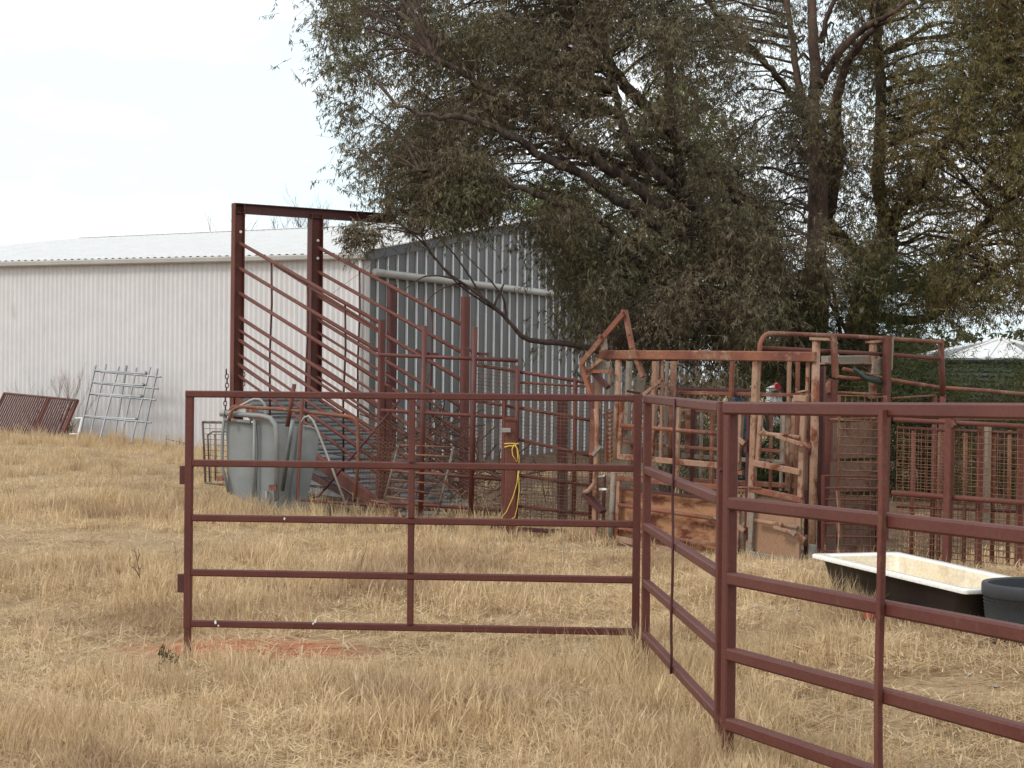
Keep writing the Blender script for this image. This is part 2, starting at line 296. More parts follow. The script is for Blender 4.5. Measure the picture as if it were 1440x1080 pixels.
# bright sheet with a downpipe on the shed's far corner, seen through the crush
# ------------------------------------------------------------------ round tank beyond the crush
tp = at(1408, 505, 50); base = gz(tp.x, tp.y)
tank = thing('water_tank', 'large round tank with a pale conical ribbed roof, far right beyond the race', 'water tank', (tp.x, tp.y, base))
zt = at(1408, 506, 50).z; za = at(1408, 476, 50).z; Rt = 2.6
mb = MB(); nb = 44
for j in range(nb + 1):
    z = base - .2 + (zt - base + .2) * j / nb; rr_ = Rt + (.05 if j % 2 else 0)
    for i in range(48): an = 2*math.pi*i/48; mb.v.append((tp.x + rr_*math.cos(an), tp.y + rr_*math.sin(an), z))
mb.f = [(j*48+i, j*48+(i+1) % 48, (j+1)*48+(i+1) % 48, (j+1)*48+i) for j in range(nb) for i in range(48)]; part(tank, 'tank_wall', mb, M['greenlid'])
for i in range(16):
    a0 = 2*math.pi*(i+.04)/16; a1 = 2*math.pi*(i+.96)/16; R2 = Rt + .15
    mb = MB(); A = Vector((tp.x, tp.y, za)); P = lambda a, z=0: Vector((tp.x + R2*math.cos(a), tp.y + R2*math.sin(a), zt + .02 + z))
    mb.add([A, P(a0), P(a1), A - Vector((0, 0, .03)), P(a0, -.04), P(a1, -.04)], [(0, 1, 2), (5, 4, 3), (1, 4, 5, 2)]); part(tank, 'roof_sheet', mb, M['roof'] if i % 3 else M['deck'])
    mb = MB(); mb.beam(A + Vector((0, 0, .01)), P(2*math.pi*i/16, .01), .09, .05); part(tank, 'roof_rib', mb, M['roof'])
mb = MB(); mb.tube([(tp.x + (Rt+.1)*math.cos(2*math.pi*i/32), tp.y + (Rt+.1)*math.sin(2*math.pi*i/32), zt - .04) for i in range(33)], .06, 6); part(tank, 'rim', mb, M['flash'])

# ------------------------------------------------------------------ portable panels
LV = [0, .451, .809, 1.167, 1.5]
def panel(label, A, B, stay, sz=.05, extra=None, rail=.045):
    base = Vector((A.x, A.y, gz(A.x, A.y))); t = thing('yard_panel', label, 'yard panel', base, 'hinged steel yard panels in the foreground')
    d = (B - A); d.z = 0; d.normalize(); Z = Vector((0, 0, 1))
    for P in (A, B):
        mb = MB(); g = gz(P.x, P.y); mb.beam((P.x, P.y, P.z + rail/2 if P is not A else P.z - rail/2 + .0), (P.x, P.y, P.z - 1.5 - .03), sz, sz, d)
        po = part(t, 'post', mb, M['oxide']); mb = MB(); mb.beam((P.x, P.y, P.z - 1.53), (P.x, P.y, g - .06), sz * .84, sz * .84, d); part(t, 'leg', mb, M['wire'] if P is A and extra else M['oxide2'])
    for k, h in enumerate(LV):
        mb = MB(); a = A + d * (sz/2 if k else -sz/2) - Z * h; b_ = B - d * (sz/2) - Z * h
        if k == 0: b_ = B - d * (sz / 2 + .001) - Z * h
        mb.beam(a, b_, rail, rail, None, .16); part(t, 'rail', mb, M['oxide'])
        for e, s in ((a + d * (.004 if k else sz), 1), (b_, -1)):     # weld beads
            mb = MB(); mb.tube([e - Z * (rail/2 + .001), e - Z * (rail/2 + .001) + d * (.012 * s)], .006, 5)
    return t, d
A1 = at(267, 554, 11.86); B1 = at(897, 560, 11.64)
t1, d1 = panel('wide five-rail panel facing the camera, left of the three hinged panels', A1, B1, 0, extra=True)
Z = Vector((0, 0, 1)); mid = (A1 + B1) / 2; ms = at(580, 557, 11.74)
mb = MB(); mb.beam(ms - Z * .0225 - d1.cross(Z) * 0, ms - Z * 1.478, .04, .04, d1); 
mb2 = MB(); nrm = Vector((d1.y, -d1.x, 0))
for i in range(4):
    mb = MB(); mb.beam(ms - Z * (LV[i] + .0225), ms - Z * (LV[i+1] - .0225), .04, .04, d1); part(t1, 'stay', mb, M['oxide'])
for (px, py) in ((258, 668), (255, 820)):
    c = at(px, py, 11.87); mb = MB(); mb.beam(c + Z * .06, c - Z * .06, .035, .045, d1); part(t1, 'hinge_lug', mb, M['oxdark'])
for (px, py) in ((905, 640), (905, 835)):
    c = at(px, py, 11.58); mb = MB(); mb.tube([c + Z * .05, c - Z * .05], .014, 8); part(t1, 'hinge_pin', mb, M['oxdark'])
for (px, py, sx) in ((401, 729, 4), (304, 874, 5), (444, 872, 5), (441, 876, 3), (308, 879, 3)):
    mb = MB(); c = at(px, py, 11.86 - (px - 267) * .00035) - Vector((0, .026, 0)); s_ = sx * .0046 / 2
    mb.add([c + Vector((s_*math.cos(a)*random.uniform(.5, 1), -.002, s_*math.sin(a)*random.uniform(.8, 1.6))) for a in [2*math.pi*i/7 for i in range(7)]] , [tuple(range(7))]); part(t1, 'bird_dropping', mb, M['whitep'])
A2 = at(911, 561, 11.50); B2 = at(1016.5, 572.5, 8.80)
t2, d2 = panel('angled five-rail panel in the middle, thin bent rod down its face', A2, B2, 0, rail=.052)
c = (A2 + B2) / 2; n2 = Vector((d2.y, -d2.x, 0)); n2 = n2 if n2.y < 0 or n2.x < 0 else -n2
sgn = 1 if (C0 - c).dot(Vector((d2.y, -d2.x, 0))) > 0 else -1; n2 = Vector((d2.y, -d2.x, 0)) * sgn
pts = [c + n2 * .033 + Z * .02]
for i in range(1, 14): pts.append(c + n2 * (.033 + (.004 if i % 3 else -.0)) + d2 * (random.uniform(-.02, .025) if 0 < i < 13 else 0) - Z * (1.52 * i / 13))
mb = MB(); mb.tube(pts, .008, 8); part(t2, 'rod', mb, M['oxdark'], smooth=True)
A3 = at(1028, 574, 8.63); q = at(1250, 576.4, 7.397); dd = q - A3; B3 = A3 + dd * (2.92 / Vector((dd.x, dd.y, 0)).length)
t3, d3 = panel('nearest five-rail panel running out of frame at right, centre stay in front of its rails', A3, B3, 0, sz=.056, rail=.061)
n3 = Vector((d3.y, -d3.x, 0)); n3 = n3 if (C0 - A3).dot(n3) > 0 else -n3
c = A3 + (q - A3) * 1.02; pts = [c + n3 * .046 - Z * .0, c + n3 * .046 + d3 * .004 - Z * .4, c + n3 * .046 - d3 * .003 - Z * .8, c + n3 * .0462 - d3 * .012 - Z * 1.2, c + n3 * .046 - Z * 1.6]
for i in range(4):
    mb = MB(); mb.beam(pts[i], pts[i+1], .028, .03, d3); part(t3, 'stay', mb, M['oxide2'])
c = at(1012, 661, 8.75); mb = MB(); mb.tube([c, c + Vector((.05, 0, 0))], .010, 8); part(t3, 'latch_pin', mb, M['oxdark'])
for py in (700, 960):
    c = at(1021, py, 8.71); mb = MB(); mb.tube([c + Z * .05, c - Z * .05], .012, 8); part(t3, 'hinge_pin', mb, M['oxdark'])

# ------------------------------------------------------------------ loading ramp
O = at(333, 527, 22.0); ra = Vector((.57, -.82, 0)).normalized(); rb = Vector((.82, .57, 0)).normalized(); RW = 1.06; SL = .3045
def RP(s, t, z): p = O + ra * s + rb * t; return Vector((p.x, p.y, CZ + z))
def s_of(px, t):
    k = (px - 720) / F; p = O + rb * t; return (k * p.y - p.x) / (ra.x - k * ra.y)
ramp = thing('loading_ramp', 'tall red steel cattle loading ramp sloping down to the right beside the shed', 'loading ramp', (O.x, O.y, gz(O.x, O.y)))
def rpart(nm, mb, m=M['oxide'], **k): return part(ramp, nm, mb, m, **k)
def hbeam(nm, p, q, w, h, up, m):      # channel: web plus two flanges
    d = (q - p).normalized(); sd = d.cross(up).normalized(); mb = MB()
    mb.beam(p, q, .012, h - .01, up, .1); mb.beam(p + up * (h/2), q + up * (h/2), w, .012, up, .1); mb.beam(p - up * (h/2), q - up * (h/2), w, .012, up, .1)
    return rpart(nm, mb, m)
g0 = gz(O.x, O.y)
zt = (527 - 286) * 22 / F
hbeam('tall_post', RP(0, 0, g0 - CZ - .1), RP(0, 0, zt), .10, .125, rb, M['oxide2'])
p2 = RP(0, RW, 0); hbeam('tall_post', RP(0, RW, gz(p2.x, p2.y) - CZ - .1), RP(0, RW, zt - .07), .12, .15, rb, M['oxide'])
hbeam('top_beam', RP(0, -.05, zt + .03 - .09), RP(0, 2.22, zt + .03 - .09), .10, .11, Z, M['oxdark'])
for (t, z) in ((.0, .0), (.35, .0), (RW, .0), (2.1, 0), (1.4, 0)):
    mb = MB(); c = RP(-.06, t, zt - .06 + z); mb.tube([c, c - ra * .02], .014, 6); rpart('hole_disc', mb, M['hole_disc'])
for (t, zz) in ((0, -.35), (RW, -.4), (RW, -.62)):
    mb = MB(); c = RP(0, t, zt + zz) - ra * -.07 + Vector((0, -.0, 0)); c = RP(.075, t, zt + zz); mb.tube([c, c + Vector((0, -.02, 0))], .018, 6); rpart('hole_disc', mb, M['hole_disc'])  # discs added in place of holes with bright sky and roof behind
ZR = [1.596, 1.294, .992, .699, .543, .423, .25, .129, -.009]
s1 = s_of(533, 0); s2 = s_of(650, RW)
for i, z in enumerate(ZR):
    r = .017 if i in (4, 6, 8) else .023
    mb = MB(); mb.tube([RP(.05, 0, z), RP(s1, 0, z - SL * s1)], r, 8); rpart('side_rail', mb, M['oxide2'], smooth=True)
    mb = MB(); mb.tube([RP(.08, RW, z), RP(s2, RW, z - SL * s2)], r, 8); rpart('side_rail', mb, M['oxide2'], smooth=True)
mb = MB(); mb.tube([RP(.9, .04, ZR[0] - SL*.9 - .03), RP(s1, .04, ZR[0] - SL * s1 - .1)], .018, 8); rpart('side_rail', mb, M['oxide2'], smooth=True)
for px, t, zb_, i0 in ((377, 0, -.4, 0), (428, 0, -.4, 0), (481, 0, -.35, 0), (501, RW, -.2, 0), (603, RW, -.55, 0)):
    s = s_of(px, t); mb = MB(); top = ZR[0] - SL * s
    mb.tube([RP(s, t + .03, top), RP(s + .02, t + .03, top - .5), RP(s - .02, t + .03, top - 1.1), RP(s, t + .03, -.33 - SL * s)], .013, 6); rpart('upright_rod', mb, M['oxdark'], smooth=True)
def gpost(s, t, ztop, w, m=M['oxide']):
    p = RP(s, t, 0); mb = MB(); mb.beam(RP(s, t, gz(p.x, p.y) - CZ - .1), RP(s, t, ztop), w, w, ra); rpart('post', mb, m)
gpost(s1 + .04, 0, (529 - 450) * 19.3 / F, .06); gpost(s_of(543, RW), RW + .07, 1.07, .10, M['oxdark']); gpost(s2 + .05, RW, (530 - 417) * (O.y + rb.y*RW + ra.y*s2) / F, .085)
gpost(s_of(533, 0), 0.1, -.1, .09); gpost(s_of(425, 0), 0, -.35 - SL * s_of(425, 0), .07)
for i in range(25):
    s = .06 + i * .155; z = -.285 - SL * s; a = (ra - Z * SL).normalized(); up = rb.cross(a).normalized(); up = up if up.z > 0 else -up
    mb = MB(); c = RP(s, RW/2, z + .012 * (i % 2)); mb.box(c, .105, RW - .06, .022, (a, rb, up)); mb.box(c + up * .02 - a * .05, .02, RW - .06, .03, (a, rb, up)); rpart('deck_board', mb, M['deck'])
for t in (-.02, RW + .02):
    mb = MB(); mb.beam(RP(0, t, -.32), RP(3.9, t, -.32 - SL * 3.9), .05, .14, None, .1); rpart('stringer', mb, M['oxide2'])
mb = MB(); mb.beam(RP(.05, 0, -.75), RP(2.9, 0, -.45 - SL * 2.9), .04, .07); rpart('brace', mb, M['oxdark'])
mb = MB(); mb.beam(RP(.05, RW, -.95), RP(2.6, RW, -.45 - SL * 2.6), .04, .07); rpart('brace', mb, M['oxdark'])
# corrugated side skirt below the deck (grey louvres)
for k in range(9):
    z0 = -.42 - k * .11; sA = max(.3, 0.5); sB = 3.3; sA = max(.75, (-.30 - (z0 + .1)) / SL * 0 + .75)
    if -.33 - SL * sA < z0: pass
    smax = max(sA + .2, (-.34 - z0) / SL + .0) if k else 0
    e = (-.36 - z0) / SL
    st_ = .6
    if e > st_: 
        mb = MB(); a = RP(max(st_, 0), .5, z0); 
        mb.add([RP(st_, .50, z0 - .10), RP(min(e, 3.3), .50, z0 - .10), RP(min(e, 3.3), .56, z0), RP(st_, .56, z0), RP(st_, .51, z0 - .112), RP(min(e, 3.3), .51, z0 - .112)], [(0, 1, 2, 3), (0, 4, 5, 1)])
        rpart('skirt_slat', mb, M['deck'])
# chain hanging off the near tall post
def chain(nm, p, n, lk, lab):
    t = thing(nm, lab, 'chain', p)
    for i in range(n):
        c = p - Z * (i * lk * .78) + Vector((.01 * math.sin(i * .7), 0, 0)); ax = Vector((1, 0, 0)) if i % 2 else Vector((0, 1, 0)); mb = MB()
        mb.tube([c + ax * (lk*.28*math.cos(a)) + Z * (lk*.5*math.sin(a)) for a in [2*math.pi*k/8 for k in range(9)]], lk * .09, 5, False); part(t, 'link', mb, M['oxdark'])
chain('hanging_chain', RP(-.02, -.13, at(322, 523, 22).z - CZ), 13, .07, 'rusty chain dangling down the left side of the tall ramp post')
chain('hanging_chain', RP(.1, .03, at(334, 520, 22).z - CZ), 5, .07, 'short rusty chain loop on the inner side of the left tall ramp post')
# ------------------------------------------------------------------ builder on a standing plane, photo-measured
def wire_mesh(th, pl, quad, nx_, ny_, r, m, off=0, nm='wire_mesh', sag=0, skip=0):
    (x0, y0), (x1, y1), (x2, y2), (x3, y3) = quad      # tl tr br bl
    a, b_, c_, d_ = pl(x0, y0, off), pl(x1, y1, off), pl(x2, y2, off), pl(x3, y3, off); mb = MB()
    rnd = random.Random(nx_ * 31 + ny_)
    def P(i, j, o=0):
        p = a.lerp(b_, i).lerp(d_.lerp(c_, i), j); return p + pl.n * (o + sag * math.sin(i * 9 + j * 5))
    for i in range(nx_ + 1):
        if rnd.random() < skip: continue
        mb.tube([P(i/nx_, j/4, .002) for j in range(5)], r, 4)
    for j in range(ny_ + 1):
        if rnd.random() < skip: continue
        mb.tube([P(i/5, j/ny_, -.002) for i in range(6)], r, 4)
    return part(th, nm, mb, m, kind='stuff')
def PB(th, nm, pl, x0, y0, x1, y1, wp, m, off=0, depth=None, round_=False, label=None):
    p = pl(x0, y0, off); q = pl(x1, y1, off); k = (p.y + q.y) / 2 / F; w_ = wp * k; mb = MB()
    if round_: mb.tube([p, q], w_ / 2, 10)
    else: mb.beam(p, q, depth or w_, w_, pl.n.cross((q - p).normalized()), .1)
    return part(th, nm, mb, m, label, smooth=round_)
def pipe(th, nm, pl, pts, wp, m, off=0, corners=(), rad=.12, seg=10):
    P = [pl(x, y, off) for x, y in pts]; k = P[0].y / F
    for ci in sorted(corners, reverse=True): P = arc(P, ci, rad, 6)
    mb = MB(); mb.tube(P, wp * k / 2, seg); return part(th, nm, mb, m, smooth=True)
def plate(th, nm, pl, pts, th_, m, off=0, label=None):
    P = [pl(x, y, off) for x, y in pts]; n_ = len(P); nn = pl.n * th_; mb = MB()
    mb.add(P + [p + nn for p in P], [tuple(range(n_)), tuple(range(2*n_-1, n_-1, -1))] + [(i, n_ + i, n_ + (i+1) % n_, (i+1) % n_) for i in range(n_)]); return part(th, nm, mb, m, label)
ox, o2, od, cr, cu = M['oxide'], M['oxide2'], M['oxdark'], M['crush'], M['crushrust']

# post-and-rail mesh fence left of the chute gate
pl = Pl(533, 18.6, 728, 18.1); t = thing('mesh_yard_fence', 'red mesh yard fence with tall swing-arm posts, between the ramp foot and the roped post', 'fence', gpt(600, 18.4), 'red mesh yard fences')
for (x, y0, y1, wp) in ((594.5, 458, 735, 8), (665, 460, 738, 8), (728, 514, 742, 7)):
    PB(t, 'post', pl, x + (3 if y0 < 500 else 0), y0, x - 3, y1, wp, ox, round_=True)
for (x, y) in ((594, 492), (594, 497), (665, 490), (665, 497)):
    PB(t, 'hinge_arm', pl, x - 2 + (0 if y > 494 else -7), y, x + (22 if y > 494 else -1), y + (1 if y > 494 else 4), 4, od, .03)
PB(t, 'rail', pl, 533, 499, 728, 507, 5.5, ox, round_=True); PB(t, 'rail', pl, 536, 577, 728, 588, 5, M['oxide2'], round_=True)
PB(t, 'rail', pl, 533, 660, 712, 675, 5, ox, round_=True); PB(t, 'rail', pl, 533, 706, 712, 718, 5, ox, round_=True); PB(t, 'post', pl, 709, 560, 707, 738, 5, o2)
wire_mesh(t, pl, ((667, 500), (726, 505), (724, 728), (664, 722)), 11, 44, .0022, M['wire'], .03)
# chain netting panel (diamonds)
mb = MB(); plN = Pl(520, 18.9, 690, 18.5)
def netP(i, j): return plN(520 + 162 * i, 585 + 8*i + 112 * j, .02 * math.sin(i*13) * math.cos(j*11))
nn_ = 22
for k in range(-nn_, nn_ + 1):
    for sg in (1, -1):
        pts = []
        for s in range(0, nn_ + 1, 2):
            i = s / nn_; j = (k / nn_ + sg * i * 1.0) if sg > 0 else (k / nn_ + 1 - i + 0); 
            if 0 <= j <= 1: pts.append(netP(i, j))
        if len(pts) > 1: mb.tube(pts, .0024, 3)
solo('chain_netting', mb, M['wire'], 'length of rusty diamond netting hung over the fence at the foot of the loading ramp', 'netting')['kind'] = 'stuff'
# right-hand yard fence going back to the crush
pl = Pl(728, 18.1, 836, 17.7); t = thing('mesh_yard_fence', 'low red mesh fence with sloping rails, between the roped post and the crush head bail', 'fence', gpt(790, 17.9), 'red mesh yard fences')
for a in ((668, 513, 826, 538, 5), (668, 563, 836, 592, 5), (730, 618, 836, 642, 5), (730, 668, 836, 684, 5), (730, 712, 836, 724, 5), (730, 538, 832, 544, 3.5)): PB(t, 'rail', pl, *a, o2, .05, round_=True)
for x, y0 in ((809, 535), (833, 538)): PB(t, 'post', pl, x, y0, x - 3, 738, 6, o2, .05, round_=True)
wire_mesh(t, pl, ((733, 536), (836, 545), (832, 735), (731, 730)), 20, 38, .0022, M['wire'])
wire_mesh(t, pl, ((733, 640), (836, 645), (832, 735), (731, 730)), 13, 20, .0026, M['wireg'], .06)
PB(t, 'post', pl, 791, 560, 791, 735, 12, od, .35)
pt = thing('gate_post', 'thick red box-section gate post tied with yellow rope', 'post', gpt(719, 17.6)); plp = Pl(700, 17.6, 740, 17.6)
PB(pt, 'column', plp, 719.5, 590, 717, 752, 17, M['oxide2']); PB(pt, 'cap', plp, 710.5, 589, 728.5, 590, 4, M['oxide2'], depth=.14)
PB(pt, 'latch', plp, 706, 605, 718, 605, 6, M['galvpipe'], -.09 if plp.n.y > 0 else .09, .03)
PB(pt, 'ground_rail', plp, 690, 742, 800, 748, 6, od, .05)
sg = -1 if plp.n.y > 0 else 1
R = thing('yellow_rope', 'yellow rope knotted round the thick red gate post, two ends trailing to the grass', 'rope', plp(722, 626, .085 * sg))
o_ = .095 * sg
for pts in ([(709, 624), (718, 623.5), (730, 624)], [(709, 629), (716, 627), (722, 627), (729, 623)]): pipe(R, 'wrap', plp, pts, 1.8, M['rope'], o_, seg=6)
pipe(R, 'loop', plp, [(723, 625), (720, 632), (721, 640), (727, 650), (728, 640), (727, 630), (724, 626)], 1.6, M['rope'], o_ - .01 * -sg, seg=6)
pipe(R, 'loop', plp, [(724, 625), (728, 632), (730, 645), (729, 660)], 1.6, M['rope'], o_, seg=6)
pipe(R, 'tail', plp, [(729, 660), (727, 680), (721, 700), (712, 720), (705, 728), (712, 738), (706, 748)], 1.4, M['rope'], o_ + .03 * sg, seg=6)
pipe(R, 'tail', plp, [(729, 660), (730, 690), (727, 715), (724, 727), (718, 731)], 1.3, M['rope'], o_ + .02 * sg, seg=6)

# round-cornered red gate lying against the ramp
pl = Pl(340, 19.3, 590, 19.0); t = thing('round_cornered_gate', 'rusty pipe gate with a rounded top corner, propped behind the galvanised forcing sheets', 'gate', gpt(470, 19.2))
pipe(t, 'frame', pl, [(322, 592), (326, 571), (400, 576), (503, 587), (504, 640), (500, 700)], 5, cu, 0, (1, 3), .12)
pipe(t, 'frame', pl, [(425, 562), (418, 703), (560, 713), (700, 722)], 5.5, o2, -.05 if pl.n.y > 0 else .05, (), .1)
PB(t, 'brace', pl, 562, 563, 455, 690, 3.4, od, 0, round_=True); pipe(t, 'brace', pl, [(455, 690), (448, 698), (438, 700)], 3.2, od)
pipe(t, 'upright', pl, [(414, 540), (404, 600)], 6, o2)
wire_mesh(t, pl, ((505, 600), (575, 604), (560, 712), (500, 706)), 14, 16, .002, M['wire'], .03)
pb_ = thing('bent_pipe', 'pale bent pipe with a hooked top leaning between the curved sheets and the rusty gate', 'pipe', gpt(488, 18.6)); pl2 = Pl(400, 18.9, 500, 18.6)
pipe(pb_, 'bar', pl2, [(424, 594), (428, 587), (434, 585), (440, 591), (446, 604), (462, 645), (487, 712)], 3.2, M['galvpipe'])
# rung frame
pl = Pl(540, 18.2, 640, 17.9); t = thing('ladder_frame', 'small brown steel frame with six rungs, leaning in the grass behind the front panel stay', 'frame', gpt(580, 18.1))
PB(t, 'side_bar', pl, 561, 625, 540, 704, 3.4, M['wireg'], round_=True); PB(t, 'side_bar', pl, 638, 628, 615, 724, 3.4, M['wireg'], round_=True)
for k in range(7): PB(t, 'rung', pl, 561 - 3.2*k, 626 + 12*k, 638 - 3.4*k, 629 + 13.2*k, 2.6, M['wire'], round_=True)
# small grey mesh gate
pl = Pl(285, 20.6, 330, 20.2); t = thing('mesh_gate', 'narrow grey weldmesh gate standing left of the curved galvanised sheets', 'gate', gpt(300, 20.4)); g_ = M['zinc']
pipe(t, 'frame', pl, [(289, 679), (285, 593), (330, 594), (330, 684), (289, 679)], 3.2, M['wireg'], 0, (1,), .02)
pipe(t, 'arch', pl, [(295, 678), (292, 612), (299, 607), (320, 607)], 2.6, M['wireg'], -.03, (), .05); pipe(t, 'arch', pl, [(303, 676), (302, 610)], 2.4, M['wireg'], -.03)
wire_mesh(t, pl, ((286, 595), (330, 596), (330, 682), (289, 678)), 5, 11, .0035, M['wireg'])
# curved galvanised forcing sheets
def csheet(label, pl, corners, bulge, frame, m=M['galv'], lip=None):
    (x0, y0), (x1, y1), (x2, y2), (x3, y3) = corners; t = thing('forcing_sheet', label, 'metal sheet', gpt((x2 + x3)/2, pl((x0+x1)/2, HOR).y), 'curved galvanised sheets stacked by the ramp'); grid = []
    for j in range(9):
        row = []
        for i in range(9):
            u_ = i/8; v_ = j/8; x = (x0*(1-u_)+x1*u_)*(1-v_) + (x3*(1-u_)+x2*u_)*v_; y = (y0*(1-u_)+y1*u_)*(1-v_) + (y3*(1-u_)+y2*u_)*v_
            row.append(pl(x + 1.5*math.sin(v_*6), y, -bulge * math.sin(math.pi*u_) * (1 if pl.n.y > 0 else -1)))
        grid.append(row)
    mb = MB(); mb.sheet(grid, .006, pl.n); part(t, 'sheet', mb, m, smooth=False)
    for pts, wp in frame: pipe(t, 'frame_pipe', pl, pts, wp, M['galvframe'], -.05 * (1 if pl.n.y > 0 else -1), (), .05)
    return t
pA = Pl(312, 19.5, 390, 19.2)
ts = csheet('galvanised sheet framed in a thick bent pipe, leftmost and nearest of the curved sheets', pA, ((315, 592), (360, 595), (362, 713), (323, 692)), .03, [([(314, 581), (340, 583), (368, 585), (380, 588), (387, 597), (389, 612), (389, 705)], 7.5), ([(317, 590), (352, 594)], 5.4), ([(316, 583), (313, 610), (312, 655), (322, 692)], 4.6), ([(358, 590), (357, 710)], 4.8)])
mb = MB(); mb.tube([pA(314, 581, -.05) + Vector((-.03, 0, 0)), pA(316.5, 581, -.05)], .038, 10); part(ts, 'pipe_end', mb, M['galvpipe'])
csheet('galvanised sheet with a rusty lug near its foot, second from left in the stack', Pl(355, 19.35, 395, 19.2), ((358, 590), (388, 592), (391, 717), (362, 713)), .02, [([(375, 690), (375, 716)], 4.4)])
ls = bpy.data.objects.get('forcing_sheet.001'); pl = Pl(355, 19.2, 395, 19.05)
plate(ls, 'lug', pl, [(378, 682), (388, 681), (388, 689), (378, 690)], .02, cu); plate(ts, 'lug', pA, [(304, 670), (313, 668), (314, 676), (305, 677)], .02, cu, -.06)
csheet('plain middle galvanised sheet with an inclined strut across it', Pl(388, 19.8, 425, 19.7), ((384, 597), (428, 599), (426, 722), (386, 716)), -.02, [([(412, 591), (408, 615), (397, 690)], 6.0)])
csheet('rightmost galvanised sheet with a pale curled top edge, beside the bent pipe', Pl(415, 19.5, 450, 19.4), ((420, 598), (449, 606), (431, 720), (408, 716)), .03, [([(424, 599), (436, 600), (447, 606)], 2.6)])
tp_ = thing('pipe_arch', 'pale pipe arches poking up behind the leftmost curved sheets', 'pipe frame', gpt(345, 19.9)); pl = Pl(312, 19.8, 390, 19.6)
pipe(tp_, 'arch', pl, [(322, 580), (340, 570), (353, 563), (359, 561), (366, 562), (372, 568), (374, 580), (374, 590)], 4.2, M['galvpipe']); pipe(tp_, 'arch', pl, [(330, 582), (344, 571), (352, 569), (353, 592)], 3.4, M['galvpipe'], .05)
pipe(tp_, 'arch', pl, [(322, 578), (327, 572), (334, 570)], 4, cu, .1); plate(tp_, 'bracket', pl, [(333, 577), (346, 570), (345, 580), (338, 585)], .02, M['whitep'], .02)

# leaning gates against the white shed wall
def lean_pl(px0, py0, Y0, px1, py1, Y1):   # returns function of (u,v) in a leaning quad
    pass
def quadf(tl, tr, br, bl): return lambda i, j: tl.lerp(tr, i).lerp(bl.lerp(br, i), j)
wa = lambda px: (lambda pl: pl(px, HOR).y)(Pl(0, 41.6, 516, 38))
def on_lean(px, py, front): return at(px, py, wa(px) - .15 - front)
Q = quadf(on_lean(6, 553, .1), on_lean(109, 563, .1), on_lean(84, 622, 1.0), on_lean(-22, 612, 1.0))
t = thing('slatted_gate', 'dark red close-slatted gate slumped against the white wall, leftmost in the picture', 'gate', gpt(45, wa(45) - .8))
def QB(t, nm, Q, a, b_, w_, m): mb = MB(); mb.tube([Q(*a), Q(*b_)], w_, 6); return part(t, nm, mb, m)
for a, b_ in (((0, 0), (1, 0)), ((0, 1), (1, 1)), ((0, 0), (0, 1))): QB(t, 'frame', Q, a, b_, .03, ox)
QB(t, 'frame', Q, (1, 0), (1, 1), .045, M['oxide2']); QB(t, 'frame', Q, (.93, 0), (.93, 1), .035, ox); QB(t, 'frame', Q, (.62, 0), (.62, 1), .035, M['oxide2'])
for k in range(1, 34):
    if k in (21, 31): continue
    QB(t, 'slat', Q, (k/34, .0), (k/34, 1), .02, ox)
QB(t, 'brace', Q, (.35, .6), (.68, .95), .014, M['wire'])
Q = quadf(on_lean(134, 516, .1), on_lean(221, 521, .1), on_lean(199, 625, 1.1), on_lean(110, 620, 1.1))
t = thing('barred_gate', 'grey galvanised gate of crossing bars leaning upright on the white shed wall', 'gate', gpt(155, wa(155) - .8))
for i in range(7): QB(t, 'upright_bar', Q, (i/6 + (.05 if i in (2, 5) else 0), -.02 - .02*(i % 2)), (i/6 + (.06 if i == 3 else 0), 1), .022 if i % 3 else .028, M['zinc'])
for k, j in enumerate((.05, .21, .365, .67, .99)):
    QB(t, 'cross_bar', Q, (.02, j), (.84, j + .005), .03, M['zinc']); QB(t, 'cross_bar', Q, (.1, j + .012), (1.08, j + .035), .022, M['zinc'])
    mb = MB(); mb.tube([Q(.84, j), Q(.84, j) + Vector((0, -.05, .03))], .03, 6); part(t, 'clamp', mb, M['zinc'])
t = thing('white_trestle', 'small white wooden bracket wedged between the two leaning gates', 'bracket', gpt(108, wa(108) - .9))
Q = quadf(on_lean(106, 588, .6), on_lean(116, 588, .6), on_lean(108, 618, 1.2), on_lean(100, 618, 1.2))
QB(t, 'bar', Q, (0, 0), (1, 0), .02, M['whitep']); QB(t, 'bar', Q, (1, 0), (1, 1), .03, M['whitep']); QB(t, 'bar', Q, (-.4, .75), (1, .75), .02, M['whitep'])
Q = quadf(on_lean(233, 617, .3), on_lean(264, 622, .3), on_lean(264, 648, .6), on_lean(233, 640, .6))
t = thing('wire_frame', 'small thin wire frame low against the white wall, just left of the front panel', 'frame', gpt(246, wa(246) - .5))
for a, b_ in (((0, 0), (1, .1)), ((0, 1), (1, 1)), ((.03, -.2), (.03, 1)), ((.63, -.1), (.63, 1)), ((0, .25), (.25, .6))): QB(t, 'wire', Q, a, b_, .012, M['wireg'])

